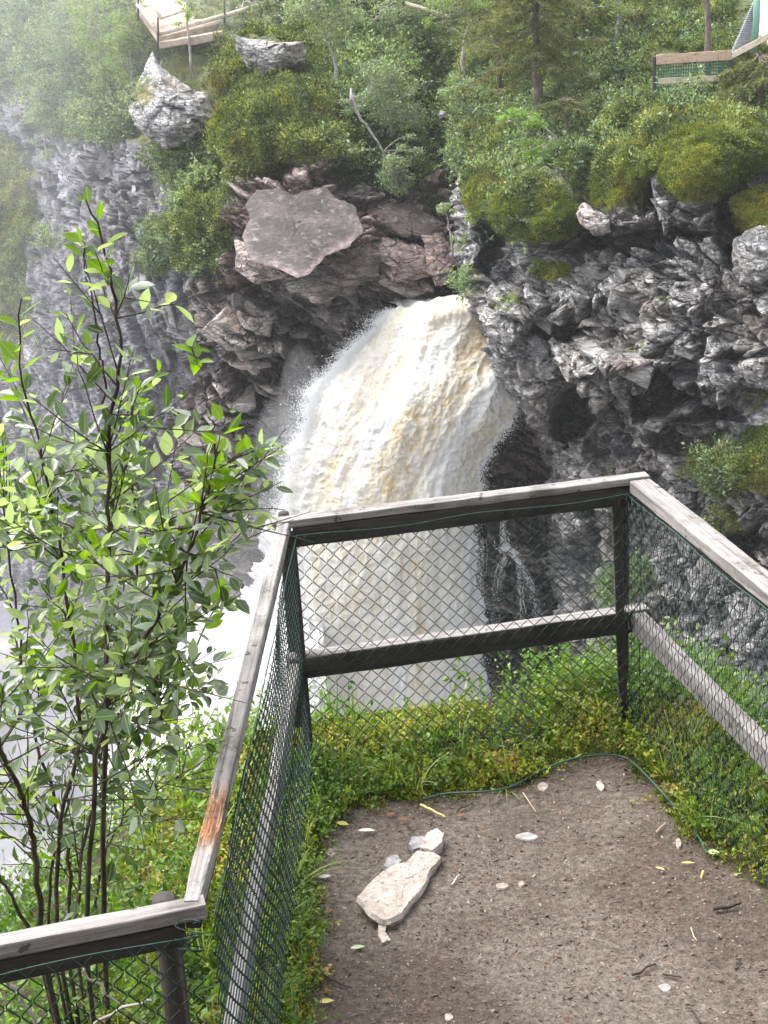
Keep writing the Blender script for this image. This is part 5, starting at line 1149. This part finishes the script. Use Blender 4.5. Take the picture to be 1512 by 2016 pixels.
twig([(1304, 1918), (1325, 1921), (1342, 1924)], .004, M['twig'], 'short brown twig right of the forked twig')
twig([(1380, 2016), (1368, 1996), (1357, 1984)], .004, M['twig'], 'dark twig at the bottom edge of the picture')
twig([(1494, 1912), (1515, 1908)], .004, M['twig'], 'dark twig at the lower right corner')
twig([(1383, 1716), (1380, 1728)], .004, M['straw'], 'stubby yellow straw at the right of the earth', 'straw', 'straw')
twig([(890, 1742), (897, 1730), (903, 1722)], .0035, M['leaf_white'], 'small white stick right of the large pale stone', 'stick', 'stick')
twig([(1360, 1826), (1366, 1844), (1372, 1852)], .002, M['tan_twig'], 'thin curled pale twig at the right of the earth')
twig([(632, 1915), (660, 1930), (690, 1946)], .005, M['twig'], 'grey-brown twig at the lower left of the earth')
twig([(798, 1622), (808, 1630), (816, 1636)], .004, M['twig'], 'short dark twig beyond the rounded stone')
twig([(900, 1598), (905, 1590), (918, 1588), (930, 1580)], .004, M['twig'], 'crooked twig at the far edge of the earth')
# crumbs, bark chips and grit: nobody could count them
def chip_mesh(seed, mat, s=(1, .6, .3)):
    r = np.random.default_rng(seed); V = OCT*np.array(s)+r.normal(size=(6, 3))*.18; me = mesh_np('chip', V, np.array(OF)); me.materials.append(mat); return me
M['chip_a'] = plain_mat('brown_chip', (.15, .11, .09), .85); M['chip_b'] = plain_mat('pale_chip', (.33, .29, .25), .85); M['chip_c'] = plain_mat('dark_chip', (.04, .03, .027), .85); M['chip_d'] = plain_mat('rust_chip', (.19, .11, .075), .85)
_cm = ['chip_a', 'chip_a', 'chip_a', 'chip_c', 'chip_c', 'chip_b', 'chip_d', 'chip_a']
_cs = [(1, .6, .35), (1, .25, .2), (.8, .7, .4), (1.3, .2, .15), (1, .5, .3), (.8, .6, .4), (1, .4, .2), (1.6, .18, .14)]
cc = proto_coll([chip_mesh(i, M[_cm[i]], _cs[i]) for i in range(8)])
n = 16000; x = rng.uniform(-.6, 1.7, n); y = rng.uniform(2.6, 5.7, n); _, d_, dd_ = ground_z(x, y, False); m = (dd_ < .12) & (rng.random(n) < .55+.45*vnoise(np.stack([x*3, y*3, 0*x], 1), 4)*(1)); x, y = x[m], y[m]
z = ground_z(x, y)[0]
scatter('grit', np.stack([x, y, z+.002], 1), np.stack([rng.normal(size=len(x))*.3, rng.normal(size=len(x))*.3, rng.random(len(x))*6.28], 1), .0035+.009*rng.random(len(x))**2.5, cc, 'bark chips, crumbs and grit trodden into the earth', 'grit', 8)

# ------------------------------------------------------------ low plants round the lookout
c_sprig = proto_coll(withmat([sprig_mesh(200+i, .12+.03*(i % 3), 22, .019+.003*(i % 2)) for i in range(8)], M['berry']))
c_grass = proto_coll(withmat([grass_mesh(230+i) for i in range(5)], M['grass']))
c_under = proto_coll(withmat([sprig_mesh(250+i, .34, 34, .036, 1.0, 4) for i in range(6)], M['under'])) 
c_fmoss = proto_coll(withmat([tuft_mesh(270+i, 110, .05, .03, .010) for i in range(4)], M['moss']))
def near_cover(name, label, cat, coll, npr, n, box, dens, scl, seed, tilt=.25):
    r = np.random.default_rng(seed); x = r.uniform(box[0], box[2], n); y = r.uniform(box[1], box[3], n); z, d, dd = ground_z(x, y)
    m = r.random(n) < dens(x, y, z, d, dd); x, y, z = x[m], y[m], z[m]; k = len(x)
    return scatter(name, np.stack([x, y, z-.004], 1), np.stack([r.normal(size=k)*tilt, r.normal(size=k)*tilt, r.random(k)*6.28], 1), scl[0]+(scl[1]-scl[0])*r.random(k), coll, label, cat, npr)
near_cover('bilberry', 'bright bilberry and lingonberry plants round the bare earth and along the fence', 'plants', c_sprig, 8, 15000, (-1.2, 2.2, 2.4, 6.7),
           lambda x, y, z, d, dd: smooth(-.01, .07, dd)*np.where((y > 5.4) & (x < .7), smooth(.3, .12, d), smooth(.9, .3, d))*(.85+.15*vnoise(np.stack([x*5, y*5, 0*x], 1), 3)), (.5, 1.15), 1)
near_cover('creeping_moss', 'yellow-brown moss pads under the berry plants', 'moss', c_fmoss, 4, 9000, (-1.0, 2.4, 2.2, 6.3),
           lambda x, y, z, d, dd: smooth(-.04, .05, dd)*smooth(.6, .3, d)*smooth(.45, .6, vnoise(np.stack([x*4, y*4, 0*x], 1), 8)+.1), (.6, 1.6), 2)
near_cover('grass', 'thin grass blades among the berry plants', 'grass', c_grass, 5, 1500, (-1.2, 2.2, 2.2, 6.4),
           lambda x, y, z, d, dd: smooth(.0, .08, dd)*smooth(.8, .3, d)*(.3+.7*smooth(.3, .0, x+.2)), (.4, 1.15), 3)
near_cover('path_edge_plants', 'bright broad-leaved plants along the inside of the left fence', 'plants', c_under, 6, 2600, (-.9, 2.3, .3, 5.4),
           lambda x, y, z, d, dd: smooth(.0, .06, dd)*smooth(.15, .0, d), (.28, .6), 9, .3)
near_cover('tall_herbs', 'taller leafy herbs standing behind the front fence', 'plants', c_under, 6, 500, (-.2, 5.7, 1.6, 6.3),
           lambda x, y, z, d, dd: smooth(.08, .2, d)*smooth(.7, .4, d)*smooth(.5, .8, x), (.5, 1.0), 12, .3)
near_cover('undergrowth', 'leafy green undergrowth on the slope outside the fence', 'undergrowth', c_under, 6, 9000, (-4.5, 2.2, 4.0, 11),
           lambda x, y, z, d, dd: smooth(.12, .4, d)*smooth(7, 4, d)*.9*np.where(x > 1.6, .8, 1)*np.where((x > -.3) & (x < 1.0), .12, 1), (.5, 1.15), 4, .35)

# ------------------------------------------------------------ the willow bush left of the fence
wr_ = np.random.default_rng(77)
STEMS = [  # pixels from base to tip, distance, radius at base
 ([(205, 1830), (206, 1500), (210, 1240), (212, 1000), (214, 830), (238, 730), (226, 600), (206, 490), (170, 395)], (3.95, 3.75), .0105),
 ([(214, 860), (205, 740), (190, 640), (170, 540), (166, 470)], (3.9, 3.8), .0045),
 ([(80, 1850), (68, 1680), (48, 1580), (8, 1480), (-20, 1380), (-60, 1200)], (3.9, 3.6), .0125),
 ([(112, 1840), (118, 1640), (152, 1470), (150, 1330), (128, 1130), (96, 970), (72, 850), (46, 740), (38, 590)], (4.15, 4.0), .0095),
 ([(170, 1850), (178, 1640), (205, 1420), (232, 1335), (300, 1240), (360, 1110), (398, 1020), (425, 930), (505, 885)], (3.7, 3.6), .0095),
 ([(425, 930), (420, 850), (402, 770), (384, 685)], (3.6, 3.6), .003),
 ([(150, 1840), (160, 1690), (182, 1600), (230, 1500), (240, 1440), (300, 1400), (380, 1290), (420, 1200), (448, 1170)], (4.2, 4.3), .007),
 ([(128, 1850), (135, 1700), (100, 1560), (60, 1400), (30, 1200), (10, 1000), (-10, 860)], (4.3, 4.4), .009),
 ([(95, 1840), (100, 1720), (130, 1600), (150, 1500), (262, 1300), (268, 1100), (262, 900), (258, 780)], (4.3, 4.3), .007),
 ([(190, 1850), (200, 1700), (250, 1600), (330, 1540), (400, 1500), (440, 1440)], (4.4, 4.6), .005),
 ([(70, 1850), (20, 1760), (-40, 1650), (-100, 1500)], (4.1, 4.1), .009)]
wb = atZ(150, 1850, 0)*0+atY(140, 1850, 4.0); wb[2] = gz(wb[0], wb[1])[0]
willow = tag(empty('willow_bush', wb), 'tall many-stemmed willow bush with glossy oval leaves outside the fence on the left', 'bush')
LB, LD, LN, LS, LY = [], [], [], [], []
twigs = MB()
def pix(p_):
    v_ = np.asarray(p_)-EYE; return 756+FOC*(v_@_R)/(v_@_F), 1008-FOC*(v_@_U)/(v_@_F)
def add_leafs(P_, cnt, young, size, upb=.3):
    n_ = len(P_)-1; t_ = np.linspace(.12, 1, cnt)
    for j, t in enumerate(t_):
        i = min(int(t*n_), n_-1); f = t*n_-i; b = P_[i]*(1-f)+P_[i+1]*f; ax = P_[i+1]-P_[i]; ax /= np.linalg.norm(ax)+1e-9
        a = j*2.4+wr_.normal()*.4; s1 = np.cross(ax, [0.1, .2, 1]); s1 /= np.linalg.norm(s1); s2 = np.cross(ax, s1)
        o = s1*math.cos(a)+s2*math.sin(a); d = o+ax*(.5+.5*wr_.random())+np.array([0, 0, upb*wr_.random()-.12])
        LB.append(b+o*.006); LD.append(d); nn = np.array([0, 0, 1.0])+wr_.normal(size=3)*(.6 if not young else .7)+ax*.3; LN.append(nn)
        LS.append(size*(.80 if young else .86)*(.6+.55*wr_.random())*(1-.35*(t > .93))); LY.append(young)
for si, (pts, Y, rad) in enumerate(STEMS):
    T = poly3(pts, Y, .004, 30, 300+si)
    if pts[0][1] > 1800:      # carry the stem down to the ground
        g = T[0].copy(); g += (wb-g)*.35; g[2] = gz(g[0], g[1])[0]-.03; T = np.concatenate([[g], (g+T[0])[None]/2, T])
    mb = MB(); mb.tube(T, np.linspace(rad*.85, rad*.16+.0006, len(T)), 7); link_mesh('stem', local(mb.mesh('stem', True), wb), M['willow_bark'], willow)
    L = len(T); py0 = np.linspace(0, 1, L)
    add_leafs(T[int(L*.80):], 12 if si not in (1, 5) else 9, True, .082)
    if si == 10: continue
    nt_ = {0: 60, 1: 6, 2: 40, 3: 54, 4: 58, 5: 0, 6: 56, 7: 44, 8: 50, 9: 24}[si]
    for q in range(nt_):
        u = (.12 if si in (9, 6) else .24)+(.60 if si not in (1,) else .6)*wr_.random(); i = int(u*(L-1)); b = T[i]; ax = T[i+1]-T[i]; ax /= np.linalg.norm(ax)
        if pix(b)[1] < 880 and wr_.random() < .72: continue
        if pix(b)[1] > 1120 and wr_.random() < .38: continue
        o = rdir(1, .25, wr_)[0]*np.array([1, .75, 1]); d = o+ax*.5; d /= np.linalg.norm(d); ln = (.16+.26*wr_.random())*(1.15-.55*u); s = np.linspace(0, 1, 7)[:, None]
        P_ = b+d*ln*s+np.array([0, 0, .09])*ln*s**2*(wr_.random()-.2)*3+wr_.normal(size=(7, 3))*.004*s
        twigs.tube(P_, np.linspace(.0026, .001, 7), 4, False)
        add_leafs(P_, int(6+ln*24), wr_.random() < (.07+.2*(u > .75)), .066+.012*wr_.random())
        if wr_.random() < .6:
            d2 = d+rdir(1, .2, wr_)[0]*.9; P2 = P_[3]+d2/np.linalg.norm(d2)*ln*.7*s; twigs.tube(P2, np.linspace(.002, .0008, 7), 4, False); add_leafs(P2, int(4+ln*14), wr_.random() < .12, .062)
link_mesh('twigs', local(twigs.mesh('twigs', True), wb), M['willow_bark'], willow)['kind'] = 'stuff'
LB, LD, LN, LS, LY = map(np.array, (LB, LD, LN, LS, LY))
# keep leaves off the picture of the fence side: trim what leans over the rail
v = LB-EYE; pxx = 756+FOC*(v@_R)/(v@_F); pyy = 1008-FOC*(v@_U)/(v@_F)
lim = np.interp(pyy, [600, 900, 1000, 1100, 1400, 1700], [470, 565, 520, 490, 440, 370])+wr_.normal(size=len(pyy))*14
keep = (pxx < lim) & ~((pyy > 1380) & (wr_.random(len(pyy)) < np.interp(pyy, [1380, 1600], [.2, .75]))) & ~((pyy < 900) & (wr_.random(len(pyy)) < np.interp(pyy, [500, 850, 900], [.6, .3, .1])) & (~LY | (wr_.random(len(pyy)) < .25)))
LB, LD, LN, LS, LY, pxx, pyy = (a[keep] for a in (LB, LD, LN, LS, LY, pxx, pyy))
MIDV = [1, 0, 0, 0, 1, 0, 0, 0, 1, 1, 1]
protos = []
for y_, mt in ((False, 'willow_old'), (True, 'willow_young')):
    for c_ in (1.0, 2.2, -.6):
        T_ = LEAF_OUT.copy(); T_[:, 2] = T_[:, 2]*c_+abs(T_[:, 1])*.25
        for q in range(2):
            T2 = T_*np.array([1, .85+.25*q, 1]); T2 = T2+np.array([0, .03*(1-2*q), 0])*(T2[:, :1]**2)
            me = mesh_np('leaf', np.concatenate([T2, [[0, .012, 0], [-.14, 0, .01], [0, -.012, 0]]]), np.array(LEAF_F+[(11, 12, 13)]), True); me.materials.append(M[mt]); protos.append((y_, T2, me)); a_ = me.attributes.new('mid', 'FLOAT', 'POINT'); a_.data.foreach_set('value', np.array(MIDV+[1, 1, 1], np.float32))
order = np.argsort(-(LS/np.linalg.norm(LB-EYE, axis=1)+.012*LY*wr_.random(len(LS))+.004*wr_.random(len(LS))))
inv = (pxx > -10) & (pyy > 300)
big = [i for i in order if inv[i]][:300]; bs = set(big)
for i in big:
    c_ = [p for p in protos if p[0] == bool(LY[i])]; me = c_[wr_.integers(len(c_))][2]
    d = Vector(LD[i]).normalized(); s = Vector(LN[i]).cross(d).normalized(); u = d.cross(s)
    o = bpy.data.objects.new('leaf', me); C0.objects.link(o); o.parent = willow
    o.matrix_basis = Matrix.Translation(Vector(LB[i]-wb)) @ Matrix((d, s, u)).transposed().to_4x4() @ Matrix.Diagonal((LS[i],)*3+(1,))
for y_, mt, nm in ((False, 'willow_old', 'leaves'), (True, 'willow_young', 'young_leaves')):
    mb = MB(); idx = np.array([i for i in range(len(LS)) if i not in bs and bool(LY[i]) == y_]); pr_ = [p for p in protos if p[0] == y_]; pk = wr_.integers(0, len(pr_), len(idx))
    for k in range(len(pr_)):
        ii = idx[pk == k]
        if len(ii): leaves_mb(mb, pr_[k][1], LEAF_F, LB[ii], LD[ii], LN[ii], LS[ii])
    me = mb.mesh(nm, True); a_ = me.attributes.new('mid', 'FLOAT', 'POINT'); a_.data.foreach_set('value', np.tile(np.array(MIDV, np.float32), len(me.vertices)//11))
    o = link_mesh(nm, local(me, wb), M[mt], willow); o['kind'] = 'stuff'
print('willow leaves', len(LS))
# sticks and brash under the lower left rail
for pts, Y, rr, lb in (([(160, 1905), (215, 1960), (300, 2030)], 3.6, .004, 'thin bare branch slanting down behind the lower left wire mesh'), ([(180, 2020), (235, 1985), (300, 1972)], 3.5, .0055, 'pale dead branch lying behind the lower left wire mesh near the post'),
                       ([(10, 1920), (45, 1970), (75, 2030)], 3.5, .008, 'mossy leaning stick behind the wire mesh in the lower left corner'), ([(285, 1880), (330, 1960), (352, 2030)], 3.7, .003, 'thin twig slanting behind the corner post of the lower left mesh')):
    mb = MB(); T = poly3(pts, Y, .004, 10, 3); mb.tube(T, rr*np.linspace(1, .6, 10), 6); tag(based('dead_branch', mb.mesh('dead_branch', True), M['dead_wood'], T[0]), lb, 'branch')

# ------------------------------------------------------------ air: thin haze everywhere, spray mist over the gorge
def vol_mat(name, dens, col=(.93, .95, .98)):
    m = bpy.data.materials.new(name); m.use_nodes = True; t = m.node_tree; t.nodes.clear(); o = t.nodes.new('ShaderNodeOutputMaterial'); v = t.nodes.new('ShaderNodeVolumePrincipled')
    v.inputs['Color'].default_value = (*col, 1); v.inputs['Density'].default_value = dens; v.inputs['Anisotropy'].default_value = 0.2
    t.links.new(v.outputs[0], o.inputs['Volume']); return m
def haze_box(x0, x1, y0, y1, z0, z1, dens):
    V = [(x, y, z) for x in (x0, x1) for y in (y0, y1) for z in (z0, z1)]
    me = mesh_np('haze', V, np.array([(0, 1, 3, 2), (4, 6, 7, 5), (0, 4, 5, 1), (2, 3, 7, 6), (0, 2, 6, 4), (1, 5, 7, 3)]))
    return tag(link_mesh('haze', me, vol_mat('haze', dens)), 'thin damp haze filling the gorge', 'haze', kind='stuff')
def mist(px, py, Y, rx, ry, rz, dens, label):
    import bmesh
    bm = bmesh.new(); bmesh.ops.create_icosphere(bm, subdivisions=4, radius=1); me = bpy.data.meshes.new('spray_mist'); bm.to_mesh(me); bm.free()
    o = link_mesh('spray_mist', me, vol_mat('spray_mist', dens)); o.location = atY(px, py, Y); o.scale = (rx, ry, rz); return tag(o, label, 'mist', kind='stuff')
haze_box(-48, 48, -24, 100, -29, 19, .0005)
mist(430, 1300, 43, 4.5, 5, 5.5, .02, 'dense white spray cloud at the foot of the waterfall')
mist(560, 980, 43.6, 1.0, 1.2, 3.2, .10, 'spray mist hugging the left edge of the waterfall')
mist(600, 830, 44.6, .8, 1.0, 2.4, .10, 'spray mist at the upper left edge of the waterfall')
mist(20, 650, 57, 13, 9, 17, .006, 'pale mist drifting up the left side of the gorge')
mist(130, -60, 62, 14, 8, 9, .007, 'bright mist over the upper left slope')
